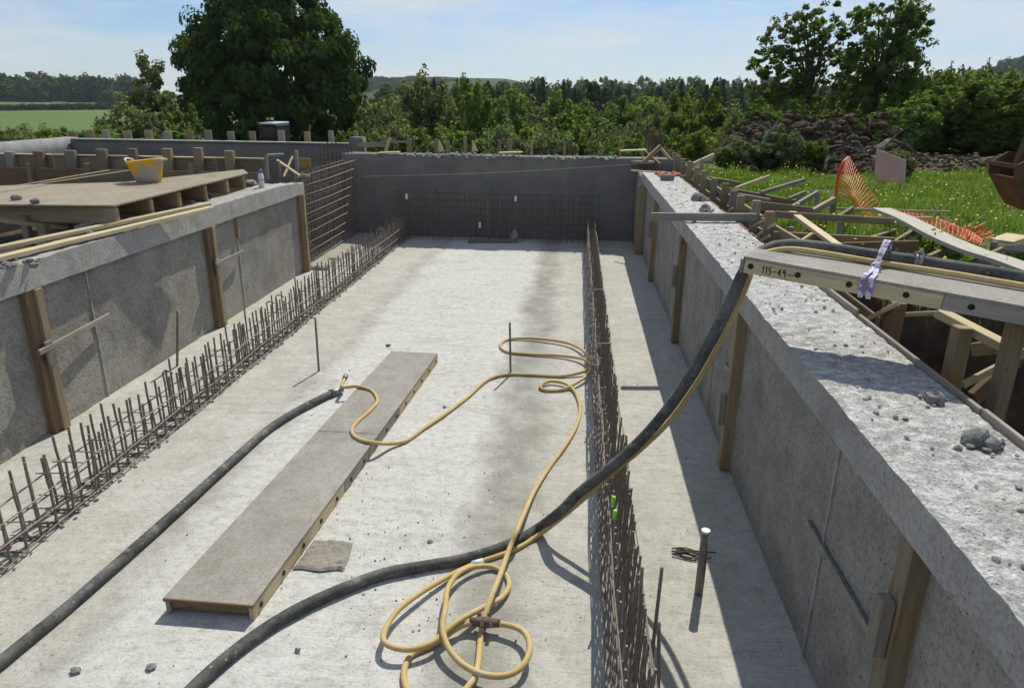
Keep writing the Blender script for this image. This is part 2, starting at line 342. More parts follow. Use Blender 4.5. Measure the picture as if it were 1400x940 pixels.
# ------------------------------------------------------------------ setting: ground
def sst(a, b, x): t = min(1, max(0, (x-a)/(b-a))); return t*t*(3-2*t)
def far_z(x, y):
    d = math.hypot(x, y); a = math.degrees(math.atan2(x, y))
    kr = 1-sst(9, 16, a); z = 1.5 - (3.2*sst(23, 32, d))*kr - (4.0-2.2*kr)*sst(40, 80, d) - 7*sst(70, 180, d)
    L = sst(-14, -24, a)                                       # the field slope on the left
    z += L*(1.0*sst(150, 380, d) + 4.5*sst(380, 720, d))
    z += (1-L)*(12*sst(250, 900, d))
    z += 34*sst(900, 1500, d)*sst(-19, -13, a)*(1-sst(-6, 0, a))   # the wooded hill beyond the gap
    z += 75*sst(700, 1300, d)*sst(23, 32, a)
    return z
def gz(x, y):
    n1 = mnoise.noise(Vector((x*.9, y*.9, 0))); n2 = mnoise.noise(Vector((x*3, y*3, 5)))
    z = far_z(x, y) + .07*n1*(1 if y < 40 else 0) + .03*n2*(1 if y < 30 else 0)
    if -17 < x < 4.6+.35*n1 and -6 < y < 21.2:
        ex = 1.3*(1-sst(6.6, 8.6, y)); right = sst(2.7+.3*n2+ex, 3.25+.25*n1+ex, x); back = sst(18.6, 20.2, y)*(1 if x > -5 else 0); back = max(back, sst(20.6, 21.2, y)); left = sst(-16, -16.9, x)
        k = max(right, back, left, sst(-4.8, -5.8, y)); low = .1 if x > 2.2 else (-.3 if x < -6.2 else -.35)
        z = low*(1-k)+z*k + .08*n2
    return z
def axis(lo, hi, st, far0, far1, gr):
    a = list(np.arange(lo, hi+1e-6, st)); s = st
    while a[-1] < far1: s *= gr; a.append(a[-1]+s)
    b = []; s = st; c = lo
    while c > far0: s *= gr; c -= s; b.append(c)
    return b[::-1]+a
gx = axis(-18, 15, .3, -2600, 2600, 1.1); gy = axis(-6.5, 26, .3, -200, 2600, 1.075)
mb = MB(); nx = len(gx)
for yy in gy:
    for xx in gx: mb.v.append((xx, yy, gz(xx, yy)))
gm = []
for j in range(len(gy)-1):
    for i in range(nx-1):
        mb.face((j*nx+i, j*nx+i+1, (j+1)*nx+i+1, (j+1)*nx+i))
        xx, yy = (gx[i]+gx[i+1])/2, (gy[j]+gy[j+1])/2; zz = mb.v[j*nx+i][2]; d = math.hypot(xx, yy)
        e = (-17.5 < xx < 3.1 and -7 < yy < 21.5) or (zz < 1.2 and d < 30) or (xx < 3.3+.8*mnoise.noise(Vector((xx, yy, 2))) and yy < 26)
        gm.append(1 if e else (0 if d < 120 else (2 if math.degrees(math.atan2(xx, yy)) < -22 and d < 735 else 3)))
gob = obj('ground', mb, [M['grassbase'], M['earth'], M['field'], M['farwood']], smooth=True, kind='structure'); gob.data.polygons.foreach_set('material_index', gm)

# ------------------------------------------------------------------ setting: slab floor
mb = MB(); xs = np.arange(-5.75, 1.96, .12); ys = np.arange(-.4, 18.05, .12)
for yy in ys:
    for xx in xs: mb.v.append((xx, yy, .006*fbm((xx*1.3, yy*1.3, 0), 3)+.003*mnoise.noise(Vector((xx*7, yy*7, 1)))))
n_ = len(xs)
for j in range(len(ys)-1):
    for i in range(n_-1): mb.face((j*n_+i, j*n_+i+1, (j+1)*n_+i+1, (j+1)*n_+i))
obj('slab_floor', mb, M['floor'], smooth=True, kind='structure')

# ------------------------------------------------------------------ concrete walls
XR, XRC, ZR, XRO = 1.57, 1.46, 1.80, 2.15
rw = thing('concrete_wall', 'long grey concrete wall on the right with a rough whitish top and timber posts set in its face', 'wall', (1.85, 8, 0))
obj('wall_body', rough_box((XR, .6, -.3), (XRO-.02, 17.95, 1.60), .14, .007), M['wall'], rw, True)
cop = obj('coping', rough_box((XRC, .6, 1.595), (XRO, 16.2, ZR), .05, .0025, .012, 14.), [M['top'], M['coping']], rw, False, label='whitish rough screeded wall top with a grey front band')
cop.data.polygons.foreach_set('material_index', [0 if p.normal.z > .5 else 1 for p in cop.data.polygons])
def post_r(y, w=.115):
    p = obj('timber_post', MB().box((XRC+.012, y-w/2, .01), (XR+.015, y+w/2, 1.592)), M['wood_brown'], rw, bev=.006)
    obj('backing_strip', MB().box((XR-.03, y+w/2+.002, .01), (XR+.016, y+w/2+.08, 1.592)), M['wood_red'], p)
    return p
for y in (2.74, 6.22, 9.95, 13.6):
    p = post_r(y)
    zc = {2.74: 1.13, 6.22: .62, 9.95: .98, 13.6: 1.0}[y]
    obj('wedge_block', MB().box((XRC-.055, y-.045, zc-.15), (XRC+.01, y+.04, zc+.15)), M['wood_grey'], p, bev=.008)
for (y0, y1, z) in ((2.9, 4.04, .82), (6.35, 6.75, .86), (10.15, 10.6, .9), (13.8, 14.3, 1.0)):
    obj('tie_flat', MB().bar((XR-.018, y0, z+.03), (XR-.018, y1, z), .022, .05), M['steel'], rw)
for y in (3.79, 7.4, 11.2, 14.9): obj('joint_strip', MB().box((XR-.012, y-.012, .01), (XR+.01, y+.012, 1.592)), M['coping'], rw)
obj('far_pier', rough_box((1.46, 16.3, 0), (2.1, 17.55, 1.72), .12, .006), M['wall'], rw, True, label='smooth pale pier at the far end of the wall')
obj('far_post', MB().box((1.4, 16.05, .01), (1.56, 16.22, 1.55)), M['wood_brown'], rw)
# outer form board along the back edge
sb = thing('edge_board', 'thin grey form board standing along the outer edge of the whitish wall top', 'board', (2.17, 5, 1.2))
for (y0, y1, z) in ((1.2, 3.6, 1.84), (3.62, 5.35, 1.83), (5.4, 6.6, 1.85)):
    obj('board', MB().box((2.16, y0, 1.1), (2.185, y1, z)), M['wood_grey'], sb, bev=.004)

XL, XLC = -5.32, -5.23
lw = thing('concrete_wall', 'long grey concrete wall on the left with a pale top band over timber posts', 'wall', (-5.6, 8, 0))
obj('wall_body', rough_box((-5.66, .6, -.3), (XL, 13.62, 1.56), .14, .007), M['wall'], lw, True)
mbc = rough_box((-5.68, .6, 1.52), (XLC, 13.62, 1.79), .055, .005, .011)
for i, v in enumerate(mbc.v):     # the broken, sagging far corner
    k = sst(12.5, 13.6, v[1]); mbc.v[i] = (v[0], v[1], v[2]-.13*k*sst(1.52, 1.79, v[2])*(.6+.5*mnoise.noise(Vector((v[0]*6, v[1]*4, 0)))))
obj('coping', mbc, M['coping'], lw, False, label='pale speckled band along the wall top, crumbled at its far corner')
for y, zc in ((6.31, .93), (9.88, .98), (13.5, 0)):
    p = obj('timber_post', MB().box((XL-.01, y-.005, .01), (XLC+.02, y+.095, 1.515)), M['wood_brown'], lw, bev=.006)
    obj('backing_strip', MB().box((XL-.012, y-.10, .01), (XLC-.015, y-.007, 1.512)), M['wood_red'], p)
    if zc: obj('wedge_block', MB().box((XLC+.018, y-.06, zc-.2), (XLC+.05, y+.05, zc+.06)), M['wood_grey'], p, bev=.008)
obj('batten', MB().bar((XLC+.05, 6.14, .92), (XLC-.03, 7.39, .93), .03, .055), M['wood_grey'], lw, bev=.005, label='grey batten nailed level across the nearest post and joint')
obj('batten', MB().bar((XLC+.05, 9.78, .98), (XLC-.03, 10.85, .95), .03, .055), M['wood_grey'], lw, bev=.005, label='grey batten across the second post')
obj('joint_batten', MB().bar((XL+.01, 10.8, 1.5), (XL+.01, 10.8, 1.18), .09, .05), M['wood_brown'], lw)
for y in (3.6, 7.2, 10.82): obj('joint_strip', MB().box((XL-.01, y-.012, .01), (XL+.012, y+.012, 1.515)), M['coping'], lw)

fw = thing('concrete_wall', 'dark shaded concrete wall closing the far end of the pit', 'wall', (-2, 17.8, 0))
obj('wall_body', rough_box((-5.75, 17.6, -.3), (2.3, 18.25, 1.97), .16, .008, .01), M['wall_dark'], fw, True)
mb = MB()
for k in range(34):
    xx = -4.1+k*.152+random.uniform(-.02, .02)
    for q in range(3): mb.lump((xx+random.uniform(-.04, .04), 17.61+random.uniform(-.04, .1), 1.97+random.uniform(-.05, .05)), random.uniform(.03, .055), k*3+q)
obj('broken_crust', mb, M['coping'], fw, kind='stuff')
mb = MB()
for k in range(18): mb.tube([(-3.9+k*.28, 17.7, 1.9), (-3.9+k*.28+random.uniform(-.02, .02), 17.7, 2.07)], .01, 5)
obj('tie_wire', mb, M['bright_bar'], fw, kind='stuff')

bw = thing('concrete_wall', 'long grey wall at the back left with a pale top edge behind the formwork', 'wall', (-10, 19.6, .5))
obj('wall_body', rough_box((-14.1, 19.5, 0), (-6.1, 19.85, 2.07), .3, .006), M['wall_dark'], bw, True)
for x0, x1 in ((-14.05, -12.5), (-12.46, -9.8), (-9.76, -7.9), (-7.86, -6.12)): obj('top_batten', MB().box((x0, 19.46, 2.072), (x1, 19.72, 2.1)), M['white'] if 0 else M['coping'], bw)
rwl = thing('concrete_wall', 'pale grey return wall at the far left edge meeting the back wall at a corner', 'wall', (-14.3, 17, .5))
obj('wall_body', rough_box((-14.5, 11, 0), (-14.12, 19.84, 2.12), .3, .006), M['block'], rwl, True)
cl = thing('concrete_column', 'dark rough concrete stub column at the corner between back wall and far wall', 'column', (-5.6, 18.9, 0))
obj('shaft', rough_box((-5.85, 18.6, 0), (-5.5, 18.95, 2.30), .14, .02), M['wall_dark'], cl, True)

# ------------------------------------------------------------------ timber formwork behind the left deck
ff = thing('wall_formwork', 'brown timber formwork with pale top strip and rows of upright studs behind the plywood deck', 'formwork', (-9, 14.8, .5))
for x0, x1 in ((-13.2, -11.25), (-11.23, -9.3), (-9.28, -7.6), (-7.58, -6.55)):
    obj('form_sheet', MB().box((x0, 14.9, .6), (x1, 14.93, 2.03)), M['wood_brown'], ff)
    obj('top_strip', MB().box((x0, 14.86, 2.035), (x1, 14.97, 2.06)), M['wood_pale'], ff)
for x0, x1 in ((-13.2, -9.9), (-9.88, -6.5)): obj('rail', MB().box((x0, 14.64, 1.22), (x1, 14.70, 1.79)), M['wood_red'], ff, bev=.006)
for (u0, u1) in ((7, 17), (46, 59), (89, 102), (132, 145), (175, 186), (222, 234), (265, 276), (307, 319)):
    a = py(u0, 204, 14.82); b = py(u1, 204, 14.82)
    obj('stud', MB().box((a.x, 14.76, .6), (b.x, 14.88, a.z+random.uniform(-.06, .04))), M['wood_brown' if random.random() < .6 else 'wood_grey'], ff, bev=.005)
for (u, w) in ((120, .14), (262, .10), (40, .1)):
    a = py(u, 230, 14.6); obj('packer', MB().box((a.x-w/2, 14.56, 1.42), (a.x+w/2, 14.637, a.z+.1)), M['wood_brown'], ff)
for k, (a, b, lab) in enumerate(((py(-10, 266, 11.2), py(150, 238, 13.2), 'pale edged brown beam lying along the left end of the plywood deck'), (py(52, 258, 11.6), py(205, 234, 13.6), 'dirty timber beam lying askew in front of the yellow tub'))):
    top('timber_beam', MB().bar(a, b, .09, .16), M['wood_brown'], lab, 'beam', bev=.006)

sw = thing('wall_formwork', 'row of grey timber stakes holding the shutter behind the back left wall', 'formwork', (-10, 20, .8))
for (u0, u1) in ((94, 106), (118, 129), (140, 150), (169, 180), (198, 209), (224, 235), (255, 265), (280, 290), (311, 321), (341, 350), (380, 390), (416, 425), (449, 457), (484, 491)):
    a = py(u0, 178+random.uniform(-1, 2), 20.0); b = py(u1, 178, 20.0)
    obj('stake', MB().box((a.x, 19.95, .8), (b.x-.04, 20.05, a.z)), M['wood_brown' if random.random() < .6 else 'wood_grey'], sw)
obj('rail', MB().box((-14, 19.9, 1.7), (-6.2, 19.945, 1.85)), M['wood_brown'], sw)

# plywood deck with its joists
dk = thing('plywood_deck', 'dirty plywood deck on cut timber joists beside the left wall', 'deck', (-8, 10.5, 1.2))
def sheet(poly, z, t=.02, lab=None): return obj('sheet', MB().prism([(x, y, z) for x, y in poly], (0, 0, 1), t), M['deck'], dk, label=lab)
sheet([(-5.509, 8.166), (-5.555, 10.405), (-6.828, 10.405), (-7.618, 9.987), (-7.618, 7.943)], 2.04)
sheet([(-5.555, 10.419), (-5.593, 12.049), (-5.946, 12.634), (-6.271, 11.798), (-6.800, 10.419)], 2.037)
sheet([(-7.632, 7.943), (-7.632, 9.977), (-8.918, 9.290), (-10.126, 8.361), (-10.405, 7.711)], 2.043)
for k, (y, x0, x1) in enumerate(((8.27, -5.54, -9.8), (9.0, -5.53, -9.1), (9.75, -5.56, -8.0), (10.5, -5.56, -6.7), (11.25, -5.58, -6.5), (11.95, -5.62, -6.2))):
    obj('joist', MB().box((x1, y-.045, 1.815), (x0, y+.045, 2.032)), M['wood_brown'], dk, bev=.018)
obj('bearer', MB().box((-6.5, 8.1, 1.60), (-6.4, 11.3, 1.81)), M['wood_brown'], dk); obj('bearer', MB().box((-8.0, 8.0, 1.60), (-7.9, 9.75, 1.81)), M['wood_brown'], dk)
for a, b in ((px(97, 312, -6.4), px(95, 282, -6.4)), (px(40, 326, -6.7), px(33, 295, -6.7))):
    obj('prop', MB().bar((a.x, a.y, .25), b, .085, .085, (1, 0, 0)), M['wood_brown'], dk, bev=.006)
obj('lath', MB().bar(px(-20, 299, -6.65), px(92, 312, -6.34), .025, .05), M['wood_pale'], dk)
obj('plank', MB().bar(px(103, 312, -6.0), px(131, 301, -5.85), .12, .03), M['wood_grey'], dk)
# stones and rubble on the deck
for k, (u, v, r, lab) in enumerate(((23, 270, .06, 'dark clod of earth near the left edge of the plywood deck'), (48, 275, .05, 'small clod near the front edge of the plywood deck'))):
    a = pz(u, v, 2.09); top('stone', MB().lump(a, r, k+5, 2), M['stone'], lab, 'stone')
# long battens on the left wall top
for k, (a, b, lab) in enumerate(((pz(-40, 347, 1.83), pz(285, 279, 1.83), 'long pale batten on the left wall top, the one nearer the deck'), (pz(-40, 362, 1.84), pz(289, 284, 1.83), 'long pale batten on the left wall top, the one nearer the pit'))):
    top('batten', MB().bar(a, b, .10, .045), M['wood_pale'], lab, 'batten', bev=.005)
a = pz(10, 355, 1.83)
mb = MB()
for k in range(26): mb.lump(pz(random.uniform(-10, 55), random.uniform(352, 366), 1.80), random.uniform(.015, .045), k)
top('rubble', mb, M['stone'], 'little heap of grey rubble on the left wall top by the battens', 'rubble', kind='stuff')
for k, (u, v, r) in enumerate(((180, 300, .07), (163, 301, .05), (262, 277, .06), (282, 274, .05), (342, 252, .12), (285, 268, .07), (120, 318, .06))):
    top('stone', MB().lump(pz(u, v, 1.80), r, k+31, 2), M['stone'], 'grey lump of mortar on the left wall top under the joist ends', 'stone', 'mortar lumps under the joist ends')
# builder's tub
base = pz(204, 249, 2.058); tb = thing('builders_tub', 'yellow rubber builders tub smeared with grey cement standing on the plywood deck', 'tub', base)
mb = MB(); n = 20; hs = [(0, .17), (.1, .20), (.3, .255), (.33, .27), (.335, .25), (.1, .19), (.03, .16)]
for (h, r) in hs:
    for k in range(n): a = 2*math.pi*k/n; mb.v.append((base.x+r*math.cos(a)+.08*h*0-.25*h*.2, base.y+r*math.sin(a), base.z+h+.03*math.cos(a)*(h > .2)))
for i in range(len(hs)-1):
    for k in range(n): k2 = (k+1) % n; mb.face((i*n+k, i*n+k2, (i+1)*n+k2, (i+1)*n+k))
mb.face(list(range(n))[::-1]); mb.face([6*n+k for k in range(n)])
obj('body', mb, M['bucket_y'], tb, True)
for s in (-1, 1): obj('handle', MB().tube(spline([base+Vector((s*.25, -.1, .31)), base+Vector((s*.30, -.05, .34)), base+Vector((s*.30, .05, .34)), base+Vector((s*.25, .1, .31))], 4), .013, 6), M['white'] if s < 0 else M['bucket_y'], tb, True)
# spray bottle
base = pz(358, 256, 1.80); bt = thing('plastic_bottle', 'white plastic bottle with a blue cap standing on the left wall top', 'bottle', base)
def lathe(mb, c, prof, n=14):
    o = len(mb.v)
    for (r, h) in prof:
        for k in range(n): a = 2*math.pi*k/n; mb.v.append((c.x+r*math.cos(a), c.y+r*math.sin(a), c.z+h))
    for i in range(len(prof)-1):
        for k in range(n): k2 = (k+1) % n; mb.face((o+i*n+k, o+i*n+k2, o+(i+1)*n+k2, o+(i+1)*n+k))
    return mb
obj('body', lathe(MB(), base, [(.0, 0), (.048, 0), (.05, .1), (.05, .19), (.035, .235), (.02, .25)]), M['white'], bt, True)
obj('cap', lathe(MB(), base, [(.03, .245), (.035, .26), (.032, .30), (0, .31)]), M['blue'], bt, True)
obj('band', lathe(MB(), base, [(.051, .12), (.051, .135)]), M['blue'], bt, True)

# odd timbers in the gap behind the left wall
for (p, q, w, h, m, lab) in (((379, 219, 14.5), (411, 241, 14.0), .035, .05, 'wood_pale', 'thin pale lath leaning across the gap at the end of the left wall'),
        ((400, 214, 15), (388, 242, 14.4), .04, .04, 'wood_pale', 'short pale stick crossing behind the leaning lath'),
        ((405, 206, 15), (406, 236, 15), .09, .06, 'wood_grey', 'upright grey stud beside the yellow-brown board'),
        ((364, 212, 14), (366, 246, 13.8), .05, .05, 'wood_brown', 'brown peg standing just right of the white bottle'),
        ((381, 220, 14.2), (383, 242, 14.2), .05, .04, 'wood_brown', 'short brown peg left of the crossing laths'),
        ((366, 212, 14.6), (388, 211, 14.8), .04, .10, 'wood_grey', 'short grey rail end behind the white bottle'),
        ((411, 239, 14), (424, 241, 13.9), .05, .03, 'wood_pale', 'pale offcut lying at the foot of the leaning lath')):
    top('timber', MB().bar(py(*p), py(*q), w, h, (1, .2, 0)), M[m], lab, 'timber', bev=.004)
a, b = py(407, 216, 15.2), py(425, 229, 15.2)
top('form_board', MB().box((a.x, 15.2, b.z), (b.x, 15.23, a.z)), wood('yellow_ply', (.30, .18, .04), (.42, .28, .08), .3), 'yellow-brown plywood piece fixed upright behind the crossing laths', 'board')

# ------------------------------------------------------------------ reinforcement
def rod(r, h, n=6, hook=False, wob=.006):
    mb = MB(); k = 5
    pts = [(random.uniform(-wob, wob), random.uniform(-wob, wob), -.02+(h+.02)*i/k) for i in range(k+1)]
    if hook: pts += [(-.02, 0, h+.02), (-.07, .01, h+.025), (-.11, .01, h)]
    mb.tube(pts, r, n); return mb
RODS = [mesh('vertical_bar', rod(.011, h, wob=.003), M['rebar']) for h in (.48, .52, .55, .58, .62)]
SLIM = [mesh('vertical_bar', rod(.0085, h, 5, wob=.003), M['rebar']) for h in (.50, .53, .56, .59)]
HOOK = mesh('hooked_bar', rod(.010, .56, hook=True), M['rebar'])
def rebar_row(x, y0, y1, label, lean, pitch, zs, tall=1.0, dx=.078, dbl=.2):
    t = thing('rebar_row', label, 'rebar', (x, (y0+y1)/2, 0)); cnt = 0
    for s in (-1, 1):
        y = y0+(pitch*.4 if s > 0 else 0)
        while y < y1 and cnt < 299:
            me = random.choice(SLIM) if dbl == 0 else (random.choice(RODS) if random.random() > .035 else HOOK)
            inst('vertical_bar', me, t, (x+s*dx+random.uniform(-.006, .006), y, 0), (random.gauss(0, .022), random.gauss(lean, .014), 0 if me != HOOK else (0 if s > 0 else math.pi)), (1, 1, tall*random.uniform(.95, 1.05))); cnt += 1
            if random.random() < dbl and cnt < 285:
                inst('vertical_bar', random.choice(RODS), t, (x+s*dx+.012, y+.035, 0), (random.gauss(0, .035), random.gauss(lean, .03), 0), (1, 1, tall)); cnt += 1
            y += pitch+random.uniform(-.02, .02)
        for z in zs:
            ph = random.random()*9
            pts = [(x+s*(dx+(.016 if z > .1 else .03))+lean*z+.006*math.sin(ph+k*1.7), y0-.1+(y1-y0+.2)*k/36, z*tall+.010*math.sin(ph+k*.9)) for k in range(37)]
            obj('horizontal_bar', MB().tube(pts, .0075 if dbl else .0055, 6), M['bright_bar'] if z > .1 and dbl else M['rebar'], t, True)
    if not dbl:     # inner third layer, past the limit of single parts
        mb = MB(); y = y0
        while y < y1: mb.tube([(x+random.uniform(-.03, .03), y, -.01), (x+lean*.6+random.uniform(-.02, .04), y+random.uniform(-.02, .02), random.uniform(.45, .62))], [.008, .003], 5, False); y += .12
        obj('inner_bars', mb, M['rebar'], t, kind='stuff'); return t
    mb = MB(); y = y0
    while y < y1:
        for z in (.18, .37):
            if random.random() < .5: mb.tube([(x-dx-.05+random.uniform(-.03, .03), y, z*tall), (x+dx+.05+random.uniform(-.03, .05), y+random.uniform(-.04, .04), z*tall+.01)], .006, 4)
        mb.tube([(x-.13, y+.05, .02), (x+.12, y+.07, .03)], .012, 4); y += .2
    obj('link_bar', mb, M['rebar'], t, kind='stuff')
    mb = MB(); y = y0
    while y < y1:     # mortar crumbs caught along the foot of the bars
        for q in range(3): mb.lump((x+random.uniform(-.15, .15), y+random.uniform(-.05, .05), .008), random.uniform(.008, .022), int(y*50)+q)
        y += .1
    obj('mortar_crumbs', mb, M['stone'], t, kind='stuff')
    return t
rebar_row(-4.17, 3.0, 17.3, 'row of short upright rebar starter bars between the left wall and the slab', -.005, .165, (.035, .17, .34), 1.06)
rr = rebar_row(.40, 2.4, 17.4, 'dense double row of rebar starter bars dividing the slab from the right-hand channel', .03, .101, (.03, .10, .17, .24, .31, .38, .45, .52), 1.1, .07, 0.0)
for (b, t_, lab) in (((888, 925), (905, 775), 'longer'), ((868, 930), (878, 775), 'longer'), ((858, 640), (856, 595), 'x'), ((900, 960), (901, 850), 'x')):
    a = pz(*b, 0); q = py(*t_, a.y); obj('long_bar', MB().tube([a, q], .011, 6), M['rebar'], rr, True)
for u, v in ((838, 684), (840, 703)):
    a = px(u, v, .36); obj('bar_cap', MB().tube([a+Vector((0, 0, -.035)), a+Vector((.005, 0, .035))], .014, 8), M['lime'], rr, True, label='bright lime green plastic cap')
for v in (470, 396): # pale plastic ties
    a = px(830+(v-470)*.12, v, .42); obj('tie', MB().tube([a+Vector((-.1, 0, 0)), a+Vector((.06, .02, .01))], .004, 5), M['white'], rr)

lm = thing('rebar_mesh', 'rusty double rebar mesh standing between the left wall end and the far wall', 'rebar', (-5.5, 15.6, 0))
for s, m in ((0, 'rust'), (1, 'rust')):
    x = -5.40-.26*s
    vb = mesh('vertical_bar', rod(.012, 1.86, 6, wob=.008), M['rebar' if s == 0 else 'rust'])
    for k in range(36): inst('vertical_bar', vb, lm, (x, 13.7+k*.107+random.uniform(-.02, .02), 0), (random.gauss(0, .006), random.gauss(0, .01), 0))
    for k in range(10):
        z = .10+k*.19; y1 = 17.5+random.uniform(0, .15)
        obj('horizontal_bar', MB().tube([(x+.022, 13.66+random.uniform(-.1, .1), z), (x+.022, 15.6, z+random.uniform(-.02, .02)), (x+.022, y1, z+.02)], .009, 6), M['bright_bar'] if s == 0 else M['rust'], lm, True)
mb = MB()
for k in range(60): mb.lump((-5.55+random.uniform(-.15, .15), 13.75+random.uniform(-.08, .25), random.uniform(.02, 1.6)), random.uniform(.03, .09), k, 1)
obj('spilled_concrete', mb, M['coping'], lm, kind='stuff')
kerb = rough_box((-5.75, 13.65, -.1), (-4.9, 17.58, .05), .2, .02); obj('mortar_bed', kerb, M['patch'], lm, True)

fm = thing('rebar_mesh', 'brown rebar mesh standing along the foot of the dark far wall', 'rebar', (-1.9, 17.2, 0))
vb = mesh('vertical_bar', rod(.006, 1.14, 5, wob=.01), M['rust'])
for s in (0, 1):
    for k in range(34): inst('vertical_bar', vb, fm, (-4.3+k*.148+random.uniform(-.02, .02), 17.12+.2*s, 0), (random.gauss(0, .01), random.gauss(0, .02), 0), (1, 1, random.uniform(.9, 1.06)))
    for k in range(7):
        z = .08+k*.175; obj('horizontal_bar', MB().tube([(-4.35, 17.1+.2*s, z), (-2, 17.1+.2*s, z+random.uniform(-.02, .02)), (.62+random.uniform(-.3, 0), 17.1+.2*s, z)], .006, 5), M['rust'], fm)
for u0, v0, u1, v1 in ((547, 258, 547, 283), (597, 256, 597, 277), (672, 256, 672, 280)):
    obj('bundle', MB().tube([py(u0, v0, 17.05), py(u1, v1, 17.05)], .03, 6), M['rust'], fm)
for u, v in ((556, 265), (656, 304), (705, 268)): obj('spacer', MB().bar(py(u, v, 17.04), py(u, v+7, 17.04), .05, .05), M['white'], fm)
for k, (u, v0, v1, lab) in enumerate(((668, 272, 328, 'left of two grey rods standing against the far rebar mesh'), (684, 268, 327, 'right of two grey rods standing against the far rebar mesh'))):
    a = pz(u, v1, 0.02); top('rod', MB().tube([a, py(u-1, v0, a.y+.1)], .022, 8), M['bright_bar'], lab, 'rod', smooth=True)
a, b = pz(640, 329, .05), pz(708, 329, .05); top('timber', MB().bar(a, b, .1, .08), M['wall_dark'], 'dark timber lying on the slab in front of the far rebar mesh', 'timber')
a = pz(703, 330, 0); top('concrete_block', MB().lump(a+Vector((0, 0, .12)), .11, 3, 2, 1.4), M['coping'], 'pale concrete lump by the foot of the far rebar mesh', 'block')

# starter bars beyond the left wall, and the bundle at the right end of the far wall
s1 = thing('starter_bars', 'grey upright bars standing before the back left wall by the corner column', 'rebar', (-6.4, 17.9, 0))
for k in range(9):
    u = 437+k*5.5; a, b = py(u, 232, 17.9), py(u+random.uniform(-.6, .6), 196+random.uniform(-2, 3), 17.9); obj('upright_bar', MB().tube([Vector((a.x, a.y, .3)), b], .018, 5), M['rust'], s1)
for v in (208, 220): obj('cross_bar', MB().tube([py(432, v+2, 17.87), py(486, v-2, 17.87)], .012, 5), M['rebar'], s1)
s2 = thing('starter_bars', 'bundle of tall rusty bars rising behind the right end of the far wall', 'rebar', (2.1, 19, 0))
for k in range(13):
    u = 882+k*1.9; a, b = py(u, 214, 19), py(u+random.uniform(-2, 2), 166+random.uniform(0, 9)+abs(k-6), 19); obj('upright_bar', MB().tube([a, b], .014, 5), M['rust'], s2)

# single bars standing in the slab
for (b, t_, lab, r) in (((436, 507), (431, 434), 'thin steel pin standing in the slab left of the yellow hose end', .014), ((698, 512), (697, 441), 'thin steel pin standing in the slab inside the far yellow hose loop', .014), ((242, 500), (243, 425), 'taller bar standing up out of the left rebar row', .016)):
    a = pz(*b, 0); top('steel_pin', MB().tube([a-Vector((0, 0, .02)), py(*t_, a.y)], r, 7), M['rebar'], lab, 'pin', smooth=True)
a = pz(955, 811, 0); b = py(965, 726, a.y+.02); st = thing('pipe_stub', 'short dark pipe with a white cut top standing in the right-hand channel', 'pipe', a)
obj('pipe', MB().tube([a-Vector((0, 0, .02)), b], .03, 12), M['rebar'], st, True); obj('end_face', MB().tube([b-Vector((0, 0, .004)), b+Vector((0, 0, .012))], .031, 12), M['white'], st)
mb = MB()
for k in range(9):
    a = pz(918+random.uniform(0, 10), 752+random.uniform(-4, 6), .015); b = pz(960+random.uniform(-10, 22), 757+random.uniform(-3, 6), .02); mb.tube(spline([a, (a+b)/2+Vector((0, random.uniform(-.04, .04), random.uniform(0, .03))), b], 3), .006, 4)
top('twig_bundle', mb, M['bark'], 'little bundle of dark twigs lying at the foot of the white topped pipe', 'twigs')

# ------------------------------------------------------------------ the long tray lying on the slab
A, B, C, D = Vector((-2.66, 3.76, 0)), Vector((-2.03, 3.75, 0)), Vector((-1.72, 8.73, 0)), Vector((-2.35, 8.74, 0))
ty = thing('staging_board', 'long cement-stained ply panel with wooden side rails lying face up on the slab', 'panel', (A+C)/2)
def lerp(a, b, t): return a+(b-a)*t
Ht = .13
for t0, t1 in ((0, .515), (.517, 1)):
    poly = [lerp(A, D, t0), lerp(B, C, t0), lerp(B, C, t1), lerp(A, D, t1)]
    obj('ply_sheet', MB().prism([p+Vector((0, 0, Ht-.018)) for p in poly], (0, 0, 1), .018), M['ply'], ty)
ax = (D-A).normalized(); sx = (B-A).normalized()
for a, b, k in ((A, D, 1), (B, C, -1)):
    o = sx*(.021*k)
    for t0, t1 in ((0, .33), (.332, .66), (.662, 1)):
        r = obj('side_rail', MB().bar(lerp(a, b, t0)+o+Vector((0, 0, .058)), lerp(a, b, t1)+o+Vector((0, 0, .056)), .036, .108), M['wood_pale'] if (k < 0 and t0 != .332) else M['wood_grey'], ty, bev=.004)
for t in (.006, .25, .5, .75, .995): obj('cross_rail', MB().bar(lerp(A, D, t)+sx*.05+Vector((0, 0, .07)), lerp(B, C, t)-sx*.05+Vector((0, 0, .07)), .04, .05), M['wood_red'], ty)
edge = MB().bar(A+Vector((0, -.006, Ht-.01)), B+Vector((0, -.006, Ht-.01)), .012, .022); obj('end_trim', edge, M['wood_red'], ty)
hole = mesh('bolt_hole', MB().tube([(-.004, 0, 0), (.004, 0, 0)], .02, 10), M['black'])
for k in range(15):
    p = lerp(B, C, .02+k*.0685)+Vector((.0005, 0, .055)); o = inst('bolt_hole', hole, ty, p, (0, 0, math.atan2(ax.y, ax.x)-math.pi/2))

